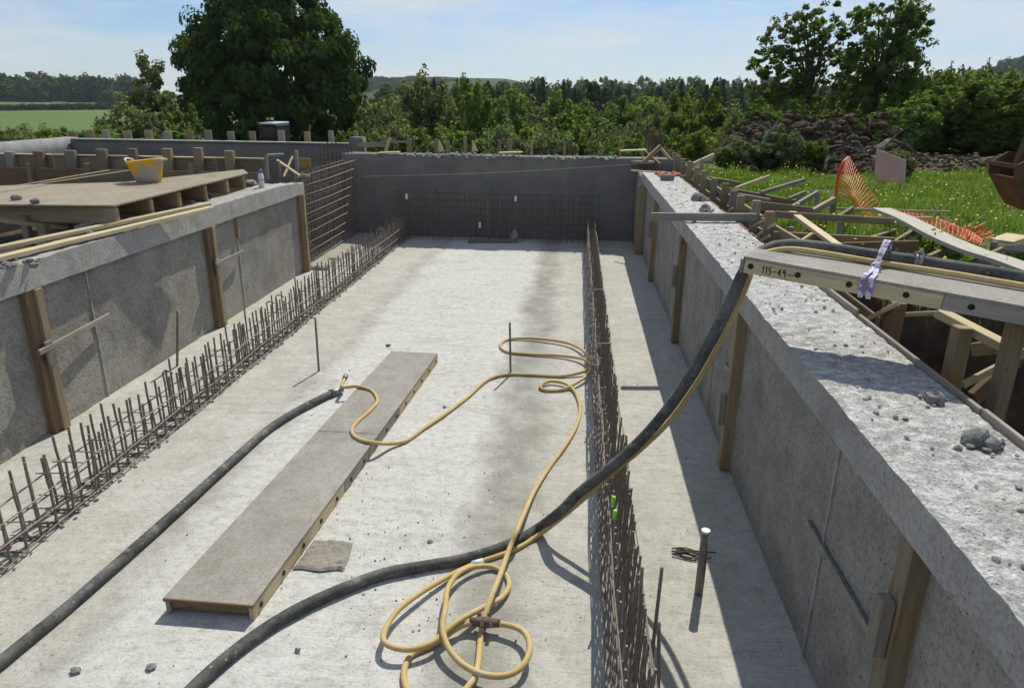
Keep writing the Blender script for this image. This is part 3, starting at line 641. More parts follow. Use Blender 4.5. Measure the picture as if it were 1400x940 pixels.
# patch of crumbled mortar beside the tray
mb = MB(); c0 = [pz(400, 778, .006), pz(470, 781, .006), pz(482, 742, .006), pz(430, 738, .006)]; n = 18
for j in range(n+1):
    for i in range(n+1):
        p = lerp(lerp(c0[0], c0[1], i/n), lerp(c0[3], c0[2], i/n), j/n); e = min(i, j, n-i, n-j)
        mb.v.append((p.x+.02*mnoise.noise(p*6), p.y+.02*mnoise.noise(p*7), .008+(0 if e == 0 else .012+.02*abs(fbm(p*9, 4)))))
for j in range(n):
    for i in range(n): mb.face((j*(n+1)+i, j*(n+1)+i+1, (j+1)*(n+1)+i+1, (j+1)*(n+1)+i))
top('mortar_patch', mb, M['patch'], 'brownish crumbly mortar patch on the slab beside the long panel', 'mortar')
mb = MB()
for k in range(380):
    x = random.uniform(-3.9, 1.4); y = 2.2+random.random()**1.6*14
    if random.random() < .5: x = random.gauss(-1.3, .5); y = random.gauss(4.6, .8)
    mb.lump((x, y, .006), random.choice((.003, .004, .005, .006, .009)), k)
top('grit', mb, M['stone'], 'scattered crumbs of mortar and grit on the slab', 'grit', kind='stuff')
for k, (u, v, r, lab) in enumerate(((588, 740, .022, 'small dark stone on the slab above the bend of the black hose'), (207, 911, .03, 'grey stone on the slab in front of the panel end'), (104, 916, .03, 'flat pale stone near the bottom left beside the black hose'), (531, 472, .035, 'dark stone on the slab beyond the far end of the panel'), (407, 888, .02, 'small stone on the slab below the bend of the black hose'), (608, 556, .022, 'small stone beside the yellow hose right of the panel'))):
    top('stone', MB().lump(pz(u, v, .01), r, k+70, 2, .6), M['stone'], lab, 'stone')

# ------------------------------------------------------------------ the walkway panel over the right wall
N0 = Vector((1.10, 4.66, 2.28)); dv = Vector((1.4, -.66, -.10)).normalized(); nvv = Vector((.66, 1.4, 0)).normalized(); uvv = dv.cross(nvv)*1.0
if uvv.z < 0: uvv = -uvv
LW, WW = 4.2, .47
wp = thing('walkway_panel', 'cement-stained ply walkway panel reaching over the right wall from the bank', 'panel', N0)
def WPt(a, b, c): return N0+dv*a+nvv*b+uvv*c
def wbox(a0, a1, b0, b1, c0, c1): return MB().bar(WPt(a0, (b0+b1)/2, (c0+c1)/2), WPt(a1, (b0+b1)/2, (c0+c1)/2), b1-b0, c1-c0, uvv)
obj('ply_sheet', wbox(0, 2.1, 0, WW, .092, .108), M['ply'], wp); obj('ply_sheet', wbox(2.104, LW, 0, WW, .092, .108), M['ply'], wp)
obj('side_rail', wbox(.012, 1.15, 0, .036, .0, .09), M['wood_pale'], wp, bev=.004); obj('side_rail', wbox(1.152, LW, 0, .036, .0, .09), M['wood_grey'], wp, bev=.004); obj('side_rail', wbox(0, LW, WW-.036, WW, 0, .09), M['wood_grey'], wp, bev=.004)
obj('end_cap', wbox(-.014, .01, -.004, WW, .0, .09), M['steel'], wp, bev=.004)
for a in (.5, 1.4, 2.3, 3.2): obj('cross_rail', wbox(a, a+.045, .038, WW-.038, .03, .085), M['wood_red'], wp)
for a in (.055, .347, .647, .96, 1.294, 1.62, 1.95, 2.3): obj('bolt_hole', MB().tube([WPt(a, -.003, .05), WPt(a, .003, .05)], .019, 10), M['black'], wp)
strokes = {'1': [[(.2, .78), (.45, 1), (.45, 0)]], '5': [[(.85, 1), (.2, 1), (.18, .55), (.6, .6), (.85, .35), (.6, .02), (.15, .06)]], '-': [[(.1, .5), (.8, .52)]], '4': [[(.7, 0), (.66, 1), (.1, .35), (.95, .38)]], '9': [[(.8, .75), (.5, 1), (.2, .75), (.5, .5), (.82, .78), (.75, 0)]]}
mb = MB(); a0 = .125
for ch, wd in (('1', .7), ('1', .7), ('5', 1), ('-', 1), ('4', 1), ('9', 1)):
    for st_ in strokes[ch]:
        for (p, q) in zip(st_[:-1], st_[1:]):
            f = lambda s: WPt(a0+s[0]*.024, -.0015, .020+s[1]*.046)
            mb.bar(f(p), f(q), .002, .0055, uvv if abs(q[0]-p[0]) > abs(q[1]-p[1])*.5 else dv)
    a0 += wd*.029
obj('lettering', mb, M['black'], wp)
# timbers that carry it over the trench
def tim(name, p, q, w, h, m, lab, cat, up=(0, 0, 1), group=None): return top(name, MB().bar(p, q, w, h, up), M[m], lab, cat, group, bev=.005)
a = WPt(1.55, .2, 0); tim('timber_prop', (a.x, a.y, .25), a-Vector((0, 0, .003)), .10, .08, 'wood_brown', 'stout brown prop standing in the trench under the walkway panel', 'prop', (1, 0, 0))
a = px(1304, 528, 2.5); tim('timber_prop', (a.x, a.y, .3), px(1316, 446, 2.5), .11, .09, 'wood_brown', 'brown post in the trench holding up the upper end of the pale brace', 'prop', (1, 0, 0))
tim('timber_brace', px(1284, 427, 2.45), px(1394, 484, 2.75), .10, .055, 'wood_pale', 'pale green tinged timber brace sloping down under the walkway panel', 'brace')
tim('timber_brace', px(1316, 526, 2.5), px(1398, 484, 2.9), .03, .05, 'wood_pale', 'thin pale lath rising to the lower end of the pale brace', 'brace')
tim('timber_brace', px(1330, 478, 2.9), px(1420, 468, 3.1), .05, .10, 'wood_brown', 'brown cross timber in the trench behind the pale brace', 'brace')
tim('timber_brace', px(1330, 545, 2.8), px(1412, 470, 3.2), .05, .12, 'wood_red', 'dark red-brown raking board deep in the trench', 'brace')
tim('timber_brace', px(1180, 440, 2.5), px(1228, 415, 2.55), .03, .04, 'wood_pale', 'thin pale lath in the trench beside the outer edge of the wall top', 'brace')
tim('timber_brace', px(1236, 430, 2.9), px(1284, 428, 2.9), .03, .04, 'wood_pale', 'short level lath under the walkway panel left of the pale brace', 'brace')
tim('timber_prop', px(1215, 470, 2.6), px(1228, 412, 2.6), .12, .1, 'wood_red', 'dark post half hidden under the walkway panel left of the pale brace', 'prop', (1, 0, 0))

# ------------------------------------------------------------------ hoses
E0 = Vector((1.095, 4.87, 0)); F0 = Vector((-.16, 4.81, 0)); dn = (F0-E0).normalized(); hn = Vector((-dn.y, dn.x, 0))
drape = [pp(u, v, E0, hn) for u, v in ((1013, 379), (1001, 408), (972, 465), (940, 520), (900, 575), (862, 615), (825, 647), (790, 675), (765, 700))]
r1 = .041
def onp(u, v, b): return pp(u, v, WPt(0, b, 0), nvv)
deckside = [WPt(a, WW+b, c) for a, b, c in ((3.9, .09, .15), (2.6, .09, .15))]+[onp(u, v, b) for u, v, b in ((1400, 380, WW+.08), (1300, 364, WW+.08), (1195, 349, WW+.07), (1135, 340, WW+.05), (1090, 335, WW+.02), (1060, 337, .42), (1040, 345, .34), (1028, 355, .27), (1020, 367, .22))]
loop = [pz(u, v, r1) for u, v in ((735, 722), (700, 742), (640, 762), (580, 773), (520, 785), (450, 812), (390, 842), (340, 875), (300, 907), (262, 942))]
out = [Vector(p) for p in ((-2.3, 2.5, r1), (-2.6, 1.95, r1), (-3.1, 1.75, r1), (-3.45, 2.1, r1), (-3.47, 2.7, r1))]
back = [pz(u, v, r1) for u, v in ((0, 905), (80, 840), (140, 788), (200, 735), (262, 680), (320, 627), (365, 588), (400, 565), (430, 549), (452, 538))]
bh = thing('rubber_hose', 'thick black rubber delivery hose draped from the walkway panel and laid over the slab', 'hose', Vector((-1.5, 4, 0)))
HP = spline(deckside+drape+loop+out+back, 6)
obj('hose', MB().tube(HP, [r1*(1+.05*mnoise.noise(p*3)+.025*mnoise.noise(p*11)) for p in HP], 16), M['rubber'], bh, True)
a, b = back[-1], pz(466, 533, r1); obj('nozzle', MB().tube([a, lerp(a, b, .5), b, b+(b-a)*.2], [.052, .042, .03, .026], 12), M['steel'], bh, True, label='tapered grey nozzle end')
for a_ in (1.66, 1.70): 
    c = pp(1253+(a_-1.66)*150, 357, WPt(0, WW+.08, 0), nvv); obj('hose_clamp', MB().tube([c-dv*.012, c+dv*.012], r1+.012, 16), M['steel'], bh, True)
c = pp(1256, 349, WPt(0, WW+.08, 0), nvv); obj('clamp_lever', MB().bar(c-dv*.02, c+dv*.025+Vector((0, 0, .03)), .015, .03), M['steel'], bh)

r2 = .020
ydeck = [WPt(a, b, c) for a, b, c in ((3.9, .42, .135), (2.6, .42, .135))]+[onp(u, v, b) for u, v, b in ((1400, 391, .42), (1300, 374, .42), (1200, 359, .41), (1130, 347, .39), (1085, 341, .36), (1058, 343, .32), (1042, 349, .27), (1033, 358, .23), (1027, 371, .19))]
ydr = [pp(u, v, E0+hn*(-.06), hn) for u, v in ((1023, 384), (1010, 415), (988, 460), (958, 515), (918, 572), (880, 610), (845, 640), (805, 675), (770, 705))]
def Z(lst): return [pz(u, v, r2+z) for u, v, z in lst]
yA = Z([(735, 732, .01), (700, 752, 0), (655, 768, 0), (612, 788, .02), (570, 813, .05), (540, 838, .06), (524, 868, .07), (532, 882, .07), (560, 887, .06), (590, 878, .06), (612, 860, .07), (632, 845, .08), (660, 830, .05), (685, 817, .02), (696, 800, 0), (690, 784, 0), (672, 774, .01), (645, 775, .04), (625, 785, .06), (612, 805, .07), (609, 830, .10), (605, 858, .10), (613, 885, .07), (632, 907, .05), (660, 921, .05), (690, 923, .05), (712, 912, .06), (724, 890, .07), (720, 868, .07), (705, 857, .06), (678, 851, .05)])
yB = Z([(648, 849, .05), (628, 856, .04), (610, 868, .02), (588, 882, 0), (562, 895, 0), (552, 920, 0), (558, 945, 0), (580, 965, 0), (612, 962, 0), (640, 938, .02), (652, 915, .02), (656, 880, .0), (658, 862, .0), (662, 845, .06), (672, 815, .11), (684, 785, .1), (697, 748, .08), (707, 725, .14), (716, 703, .1), (730, 672, .02), (750, 640, 0), (772, 610, 0), (788, 582, 0), (793, 557, 0), (786, 535, .01), (772, 524, .02), (752, 521, .02), (739, 527, .01), (745, 533, 0), (766, 533, .0), (785, 525, .03), (803, 512, .05), (809, 497, .06), (801, 482, .05), (780, 470, .03), (748, 464, .02), (715, 462, .01), (692, 465, 0), (684, 473, .0), (694, 481, 0), (725, 484, 0), (765, 486, .01), (795, 490, .04), (808, 498, .08), (797, 508, .03), (765, 514, 0), (720, 512, 0), (690, 512, 0), (665, 520, 0), (640, 542, 0), (610, 565, 0), (580, 585, 0), (556, 602, 0), (535, 606, .03), (512, 605, .12), (490, 600, .12), (481, 590, .12), (487, 578, .12), (505, 562, .12), (516, 548, .12), (508, 534, .12), (488, 528, .13), (474, 529, .12), (467, 528, .13), (471, 518, .15)])
yh = thing('air_hose', 'long dusty yellow hose following the black hose down and looped about the slab', 'hose', Vector((-.6, 4.5, 0)))
obj('hose_length', MB().tube(spline(ydeck+ydr+yA, 6), r2, 10), M['yellow'], yh, True, label='first length, off the walkway panel')
obj('hose_length', MB().tube(spline(yB, 6), r2, 10), M['yellow'], yh, True, label='second length, out to the nozzle')
cp = pz(662, 850, r2+.06); k1, k2 = yB[0], yA[-1]; dd = (k2-k1).normalized()
cpo = obj('coupling', MB().tube([k1-dd*.03, k1+dd*.02, lerp(k1, k2, .4), lerp(k1, k2, .6), k2-dd*.02, k2+dd*.03], [.026, .03, .037, .037, .03, .026], 12), M['rust'], yh, True)
for k in range(4):
    c = lerp(k1, k2, .2+.2*k); obj('claw', MB().bar(c+Vector((0, -.03*(k % 2*2-1), .0)), c+Vector((0, -.055*(k % 2*2-1), .03)), .025, .03), M['rust'], cpo, bev=.004)
a = yB[-1]; obj('hose_fitting', MB().tube([a, a+(a-yB[-2]).normalized()*.09], .03, 10), M['steel'], yh, True)
obj('hose_fitting', MB().tube([pz(645, 771, r2), pz(660, 767, r2)], .027, 10), M['white'], yh, True, label='strip of white tape')
# strap tying the hoses to the walkway
stp = thing('tied_strap', 'purple and white strap tied round both hoses and the walkway panel', 'strap', WPt(0.755, .3, .12))
for off in (-.018, .026):
    pr = [WPt(0.795+off*.3, WW+.10, .12), WPt(0.785+off*.3, WW+.085, .235), WPt(0.775+off*.3, WW+.02, .262), WPt(0.765+off*.2, WW-.06, .21), WPt(0.760, .33, .17), WPt(0.755+off*.4, .22, .125), WPt(0.745+off*.9, .1, .118), WPt(0.735+off, -.004, .116), WPt(0.735+off, -.012, .08), WPt(0.740+off, -.008, -.015)]
    pr = spline(pr, 4); mb = MB(); w = .014
    for i, p in enumerate(pr): mb.v += [tuple(p-dv*w), tuple(p+dv*w), tuple(p-dv*w+Vector((0, -.003, .004))), tuple(p+dv*w+Vector((0, -.003, .004)))]
    for i in range(len(pr)-1):
        a = i*4; b = a+4
        for q in ((0, 1), (1, 3), (3, 2), (2, 0)): mb.face((a+q[0], a+q[1], b+q[1], b+q[0]))
    obj('band', mb, M['strap'], stp)
obj('knot', MB().lump(WPt(0.760, .26, .14), .028, 4, 2, .8), M['strap'], stp, True)

# ------------------------------------------------------------------ things on the right wall top
for k, (u, v, r, lab) in enumerate(((1278, 546, .05, 'grey lump of mortar on the whitish wall top just past the shadow of the walkway'), (1333, 603, .06, 'larger of two grey lumps at the right edge of the whitish wall top'), (1353, 608, .045, 'smaller of two grey lumps at the right edge of the whitish wall top'), (955, 271, .10, 'upright grey lump on the wall top beyond the cross beam'), (963, 286, .085, 'dark lump of mortar on the wall top nearest the cross beam'))):
    a = pz(u, v+3, 1.80); mb = MB(); mb.lump(a+Vector((0, 0, r*.4)), r, k+11, 2, .8)
    for q in range(5): mb.lump(a+Vector((random.uniform(-2, 2)*r, random.uniform(-1.5, 1.5)*r, .01)), r*.35, q+k*9)
    top('mortar_lump', mb, M['stone'], lab, 'mortar')
a = pz(915, 241, 1.8)
mb = MB()
for k in range(14): mb.lump(a+Vector((random.uniform(-.28, .25), random.uniform(-.4, .5), .03)), random.uniform(.03, .08), k)
top('brick_rubble', mb, M['brick'], 'orange-red broken brick pieces on the far part of the right wall top', 'rubble', kind='stuff')
a = pz(912, 247, 1.8); top('brick', MB().bar(a+Vector((-.13, 0, .06)), a+Vector((.13, .02, .06)), .11, .10), M['wall_dark'], 'dark brick lying before the orange rubble on the wall top', 'brick', bev=.008)
a, b = px(890, 297, 1.12), pz(1030, 298, 1.87); a = Vector((1.1, b.y+.25, 1.87))
a = pz(890, 296, 1.87); tim('timber_beam', a, pz(1034, 297, 1.87), .07, .10, 'wood_grey', 'grey timber beam laid across the right wall top, its end jutting over the pit', 'beam')
tim('lath', pz(863, 233, 1.80), pz(922, 237, 1.83), .05, .03, 'wood_pale', 'thin pale lath laid across the far part of the right wall top', 'lath')
mb = MB()
for k in range(260): mb.lump((random.uniform(1.55, 2.1), 1.4+random.random()**1.3*13, ZR+.008), random.choice((.006, .008, .011, .016)), k)
top('crumbs', mb, M['coping'], 'loose crumbs of mortar strewn along the whitish top of the right wall', 'mortar', kind='stuff')
# clutter at the far corner
a = pz(880, 222, 1.9); pl = thing('cable_drum_lid', 'round grey wooden disc lying on the far corner of the wall tops', 'disc', a)
mb = MB(); mb.tube([a, a+Vector((0, 0, .05))], .32, 20); obj('disc', mb, M['wood_grey'], pl)
for (p, q, w, h, m, lab) in (((880, 222, 17.0), (903, 200, 17.4), .06, .10, 'wood_brown', 'brown board leaning up from the round disc at the far corner'), ((879, 206, 18.0), (902, 226, 17.2), .05, .10, 'wood_red', 'reddish board crossing the leaning board at the far corner'),
        ((903, 202, 17.8), (916, 218, 17.6), .05, .06, 'wood_pale', 'short pale stick at the far right corner of the pit'), ((848, 206, 17.7), (884, 205, 17.7), .28, .03, 'wood_pale', 'pale ledge plank on the right end of the far wall'),
        ((682, 209, 17.7), (714, 208, 17.7), .25, .03, 'wood_pale', 'pale ledge plank on the middle of the far wall top'), ((517, 209, 17.7), (546, 208, 17.7), .25, .03, 'wood_pale', 'pale ledge plank on the left end of the far wall')):
    tim('timber_board', py(*p), py(*q), w, h, m, lab, 'board')
fs = thing('wall_formwork', 'short timber stakes and braces standing along the back of the far wall', 'formwork', (-2, 18.4, 1))
for (u, vt, w, lean) in ((528, 191, .05, 0), (559, 190, .07, 0), (596, 190, .07, 0), (612, 192, .07, 0), (636, 187, .06, 0), (648, 192, .05, -2), (683, 192, .06, 0), (697, 190, .08, 0), (727, 193, .04, 0), (771, 194, .05, 1), (822, 200, .04, 0), (848, 192, .04, 0)):
    a, b = py(u, 216, 18.34), py(u+lean, vt, 18.34); obj('stake', MB().bar(a-Vector((0, 0, .5)), b, w*1.3, .07, (0, 1, 0)), M['wood_brown'], fs)
obj('brace', MB().bar(py(527, 207, 18.2), py(534, 188, 18.3), .07, .09, (0, 1, 0)), M['wood_pale'], fs); obj('rail', MB().bar(py(520, 194, 18.3), py(560, 194, 18.3), .04, .05), M['wood_grey'], fs)
for u in (602, 648): obj('gusset', MB().prism([py(u-3, 207, 18.26), py(u+5, 207, 18.26), py(u-2, 192, 18.26)], (0, 1, 0), .04), M['wood_pale'], fs)
obj('rail', MB().bar(py(488, 198, 18.6), py(530, 198, 18.6), .04, .12), M['wood_brown'], fs)
a, b = Vector((-5.35, 17.3, 0)), Vector((1.5, 17.3, 0)); a = py(497, 241, 17.3); b = py(872, 224, 17.3)
top('string_line', MB().tube([lerp(a, b, k/12)-Vector((0, 0, .05*math.sin(math.pi*k/12))) for k in range(13)], .007, 5), M['string'], 'thin yellow string line stretched across the face of the far wall', 'string')

# ------------------------------------------------------------------ side shuttering along the right wall
sh = thing('side_shuttering', 'long timber shuttering of posts and rails along the outer side of the right wall', 'formwork', (2.6, 11, .5))
posts = [(1054, 291), (1032, 276), (1015, 269), (1006, 262), (991, 252), (977, 245), (964, 235), (953, 230), (943, 222), (935, 218), (929, 214), (922, 210), (914, 206)]
for u, v in posts:
    a = px(u, v, 2.45); obj('post', MB().bar((2.45, a.y, .4), (2.45+random.uniform(-.03, .03), a.y, a.z+.02), .11, .075, (0, 1, 0)), M['wood_brown' if random.random() < .6 else 'wood_grey'], sh, bev=.005)
for z in (1.62, 1.82, 1.42):
    for (y0, y1) in ((5.9, 9.9), (9.95, 13.9), (13.95, 18.3)): obj('rail', MB().bar((2.54+random.uniform(0, .03), y0, z+random.uniform(-.03, .03)), (2.54+random.uniform(0, .03), y1, z+random.uniform(-.04, .04)), .04, .10), M['wood_brown'], sh, bev=.004)
for (y0, y1) in ((.8, 3.5), (3.5, 5.9), (5.9, 9.9), (9.9, 13.9), (13.9, 18.3)): obj('form_sheet', MB().box((2.36, y0+.005, .3), (2.385, y1-.005, 1.66)), M['wood_red'], sh)
# outer row on the bank: rails, struts and pegs
sr = thing('side_shuttering', 'splayed outer line of brown rails and raking struts on the grassy bank edge', 'formwork', (3.6, 11, 1.4))
for (p, q, w, h, m) in (((1033, 281, 10.6), (1110, 290, 10.4), .04, .13, 'wood_brown'), ((1060, 293, 10.0), (1222, 303, 9.9), .04, .09, 'wood_brown'), ((1056, 325, 9.0), (1222, 334, 8.7), .05, .16, 'wood_red'), ((1131, 285, 11.5), (1300, 290, 11.0), .03, .035, 'wood_pale'), ((1190, 299, 10.6), (1275, 298, 10.4), .03, .035, 'wood_pale'),
        ((1110, 290, 10.5), (1140, 273, 11.4), .06, .09, 'wood_brown'), ((1078, 287, 11), (1118, 263, 12.4), .05, .08, 'wood_grey'), ((1147, 298, 10.3), (1165, 286, 11), .05, .09, 'wood_brown'), ((1078, 272, 12), (1102, 262, 12.6), .04, .05, 'wood_grey'), ((1005, 258, 14), (1052, 241, 15.2), .04, .06, 'wood_pale'), ((1040, 264, 13), (1100, 246, 14), .05, .07, 'wood_grey'),
        ((990, 259, 14.3), (1090, 278, 12.2), .05, .1, 'wood_brown'), ((1010, 268, 13), (1052, 276, 11.8), .05, .1, 'wood_brown'), ((960, 243, 16), (1010, 252, 14.6), .05, .1, 'wood_brown'), ((1092, 341, 8.8), (1256, 337, 8.4), .05, .14, 'wood_red'),
        ((1083, 291, 10.2), (1146, 337, 8.2), .10, .05, 'wood_pale'), ((1203, 345, 8.6), (1257, 313, 9.7), .05, .10, 'wood_brown'), ((1184, 330, 9.3), (1226, 316, 10), .05, .08, 'wood_brown'), ((1268, 354, 8.2), (1312, 334, 8.9), .05, .09, 'wood_brown'), ((1330, 362, 8.0), (1369, 343, 8.6), .05, .10, 'wood_brown'), ((1310, 359, 8.2), (1400, 362, 8.2), .04, .05, 'wood_brown'), ((945, 226, 17), (976, 212, 17.6), .05, .09, 'wood_pale'), ((968, 231, 17), (990, 232, 17), .04, .05, 'wood_pale')):
    obj('rail' if abs(p[1]-q[1]) < 11 else 'strut', MB().bar(py(*p), py(*q), w, h), M[m], sr, bev=.004)
for (u, v, y) in ((1082, 310, 9.3), (1140, 274, 11.4), (1258, 313, 9.7), (1312, 335, 8.9), (1369, 344, 8.6), (1118, 264, 12.4), (1195, 322, 9.3), (1150, 303, 10), (960, 217, 17), (1360, 330, 9.2)):
    a = py(u, v, y); obj('peg', MB().bar((a.x+.03, a.y, a.z-.75), a, .075, .06, (0, 1, 0), .9), M['wood_grey'], sr, bev=.004)
for (p, q) in (((1025, 312, 9.7), (1046, 300, 9.3)), ((1035, 322, 9.4), (1060, 306, 9)), ((1040, 330, 9), (1052, 322, 8.9)), ((995, 290, 11.2), (1002, 284, 11)), ((1095, 330, 8.6), (1110, 320, 8.8))):
    obj('lath', MB().bar(py(*p), py(*q), .025, .035), M['wood_pale'], sr)

# long bowed plank, boards, netting
pk = [pz(1205, 284, 1.86), pz(1240, 298, 1.85), pz(1285, 321, 1.84), pz(1330, 340, 1.84), pz(1372, 353, 1.83), pz(1425, 372, 1.82)]
ps = spline(pk, 5); mb = MB()
for i, p in enumerate(ps):
    t = (ps[min(i+1, len(ps)-1)]-ps[max(i-1, 0)]).normalized(); s = t.cross(Vector((0, 0, 1))).normalized()*.13; mb.v += [tuple(p-s), tuple(p+s), tuple(p+s-Vector((0, 0, .045))), tuple(p-s-Vector((0, 0, .045)))]
L = 0
for i in range(len(ps)-1):
    l2 = L+(ps[i+1]-ps[i]).length
    for k in range(4): k2 = (k+1) % 4; mb.face((i*4+k, i*4+k2, i*4+4+k2, i*4+4+k), [(L, k*.1), (L, k*.1+.26), (l2, k*.1+.26), (l2, k*.1)])
    L = l2
mb.face((3, 2, 1, 0)); e = len(ps)*4-4; mb.face((e, e+1, e+2, e+3))
top('scaffold_board', mb, wood('whitened_board', (.50, .46, .37), (.66, .62, .53), .3, (.45, .42, .36)), 'long whitish board bowed across the pegs at the edge of the grass', 'board')
for k, (p, q, m, lab) in enumerate((((1368, 330, 1.68), (1392, 322, 1.68), 'wood_pale', 'short pale yellow board lying flat in the grass by the right edge'), ((1368, 341, 1.68), (1412, 340, 1.68), 'wood_grey', 'grey board end beside the short yellow board'))):
    tim('timber_board', pz(*p), pz(*q), .28, .035, m, lab, 'board')
tim('timber_stick', pz(1276, 280, 1.75), pz(1305, 318, 1.55), .03, .03, 'bark', 'thin dark stick leaning by the flattened orange netting', 'stick')
a, b, c, d = px(1198, 204, 7.34), px(1238, 219, 7.34), px(1235, 264, 7.25), px(1195, 249, 7.25)
nn = (b-a).cross(d-a).normalized(); top('plywood_board', MB().prism([a, b, c, d], nn if nn.x > 0 else -nn, .02), M['pinkply'], 'pinkish brown plywood sheet propped on edge against the spoil heap', 'board')
def netting(rows, cell=None):
    """rows: list of polylines (top to bottom); builds an open lattice of flat strands"""
    R_ = [spline(r, 6) for r in rows]; nu = len(R_[0]); grid = []
    for i in range(nu): grid.append(spline([r[i] for r in R_], 5))
    mb = MB(); nvx = len(grid[0])
    for i in range(nu): mb.tube([p+nv(p, 5)*.02 for p in grid[i]], .0045, 4, False)
    for j in range(nvx): mb.tube([grid[i][j]+nv(grid[i][j], 5)*.02 for i in range(nu)], .0055, 4, False)
    return mb
nt_ = thing('barrier_netting', 'sagging orange plastic barrier netting hung from its folded end on the grass', 'netting', pz(1150, 285, 1.5))
r1_ = [py(1150, 222, 13.8), py(1161, 215, 13.9), py(1174, 236, 13.9), py(1190, 260, 13.7), py(1210, 290, 13.2), py(1225, 303, 12.6)]
r2_ = [py(1143, 250, 13.8), py(1153, 247, 13.3), py(1165, 259, 13.2), py(1176, 276, 13.0), py(1195, 292, 12.8), py(1208, 302, 12.4)]
r3_ = [py(1140, 277, 13.8), py(1146, 270, 13.3), py(1160, 272, 13.1), py(1172, 284, 12.9), py(1184, 293, 12.5), py(1190, 301, 12.2)]
obj('net', netting([r1_, r2_, r3_]), M['orange'], nt_)
mb = MB()
for k in range(3): mb.tube(spline([py(1141+k*.9, 279, 13.75), py(1143+k*1.2, 250, 13.75), py(1149+k*1.6, 226+k, 13.75), py(1160+k*1.2, 214+k*.6, 13.9)], 5), .011, 5)
obj('folded_edge', mb, M['orange'], nt_)
n2 = thing('barrier_netting', 'flattened orange netting lying crumpled along the far side of the whitish board', 'netting', pz(1300, 315, 1.5))
g1 = [pz(u, v, 1.70+dz) for u, v, dz in ((1212, 285, .05), (1245, 292, .0), (1285, 301, .06), (1320, 315, .02), (1346, 330, .0))]; g2 = [pz(u, v, 1.70+dz) for u, v, dz in ((1215, 292, .0), (1250, 303, .08), (1285, 315, .0), (1318, 327, .06), (1340, 337, 0))]
obj('net', netting([g1, [lerp(a, b, .5)+Vector((0, 0, .05)) for a, b in zip(g1, g2)], g2]), M['orange'], n2)
mb = MB()
for k in range(40): a = pz(random.uniform(1300, 1348), random.uniform(312, 335), 1.70); mb.tube([a, a+Vector((random.uniform(-.2, .2), random.uniform(-.2, .2), random.uniform(0, .09)))], .01, 4)
obj('torn_strands', mb, M['orange'], n2, kind='stuff')

# rusty digger bucket at the right edge
by = 9.0; dg = thing('digger_bucket', 'rusty orange digger bucket and arm hanging at the right edge of the picture', 'bucket', py(1395, 285, by))
prof = [(1377, 228), (1376, 243), (1384, 258), (1392, 275), (1400, 287), (1420, 296), (1445, 290), (1462, 262), (1460, 235), (1440, 215), (1405, 212)]
P_ = [py(u+11, v, by) for u, v in prof]
for s in (0, .55): obj('side_plate', MB().prism([p+Vector((0, s, 0)) for p in P_], (0, 1, 0), .025), M['digger'], dg)
mb = MB()
for i in range(1, 9):
    a, b = P_[i], P_[i+1]; mb.hexa([a+Vector((0, .02, 0)), b+Vector((0, .02, 0)), b+Vector((0, .02, 0))*1.0+(Vector((P_[4].x, by, P_[4].z+.4))-b).normalized()*.02, a+Vector((0, .02, 0))+(Vector((P_[4].x, by, P_[4].z+.4))-a).normalized()*.02]+[a+Vector((0, .56, 0)), b+Vector((0, .56, 0)), b+Vector((0, .56, 0))+(Vector((P_[4].x, by, P_[4].z+.4))-b).normalized()*.02, a+Vector((0, .56, 0))+(Vector((P_[4].x, by, P_[4].z+.4))-a).normalized()*.02])
obj('shell', mb, M['digger'], dg)
obj('cutting_edge', MB().bar(P_[0]+Vector((.02, -.02, 0)), P_[0]+Vector((.02, .6, 0)), .02, .05), M['digger'], dg)
obj('arm', MB().bar(py(1394, 232, by+.28), py(1440, 120, by+.28), .16, .12, (0, 1, 0)), M['digger'], dg, bev=.01); obj('link', MB().bar(py(1420, 215, by+.28), py(1470, 150, by+.28), .10, .10, (0, 1, 0)), M['digger'], dg, bev=.01)
# cab behind the back wall
cb_ = thing('machine_cab', 'dark site machine cab with a pale roof beyond the back left wall', 'vehicle', py(366, 200, 26))
def pbox(u0, v0, u1, v1, y, dep): a = py(u0, v1, y); b = py(u1, v0, y); return MB().box((a.x, y, a.z), (b.x, y+dep, b.z))
obj('cab_body', pbox(356, 171, 377, 200, 26, 1.3), M['cabbody'], cb_, bev=.03); obj('roof', pbox(354, 168, 374, 170.5, 25.9, 1.5), M['cabroof'], cb_, bev=.03)
obj('window', pbox(359, 174, 375, 187, 25.97, .02), M['glass'], cb_); 
for u, m in ((364, 'brick'), (370, 'lime')): obj('beacon', pbox(u, 161, u+3, 164, 26.2, .06), M[m], cb_)

# ------------------------------------------------------------------ spoil heap, branches
def mound(name, cx, cy, rx, ry, h, res, mat, lab, cat, rough=.35, ang=0):
    mb = MB(); n = res
    for j in range(n+1):
        for i in range(n+1):
            a, b = i/n*2-1, j/n*2-1; x, y = cx+a*rx, cy+b*ry; r = math.hypot(a, b); k = max(0, 1-r*r)
            z = far_z(x, y)-.25+(h+.25)*k**.8*(.75+.5*fbm((x*.7, y*.7, h), 3))+rough*.35*k**.3*fbm((x*2.5, y*2.5, 4), 5)
            mb.v.append((x, y, z))
    for j in range(n):
        for i in range(n): mb.face((j*(n+1)+i, j*(n+1)+i+1, (j+1)*(n+1)+i+1, (j+1)*(n+1)+i))
    return top(name, mb, mat, lab, cat)
mound('spoil_heap', 6.5, 23.3, 2.9, 2.6, 1.45, 70, M['earth'], 'dark heap of earth and roots behind the barrier netting', 'soil heap')
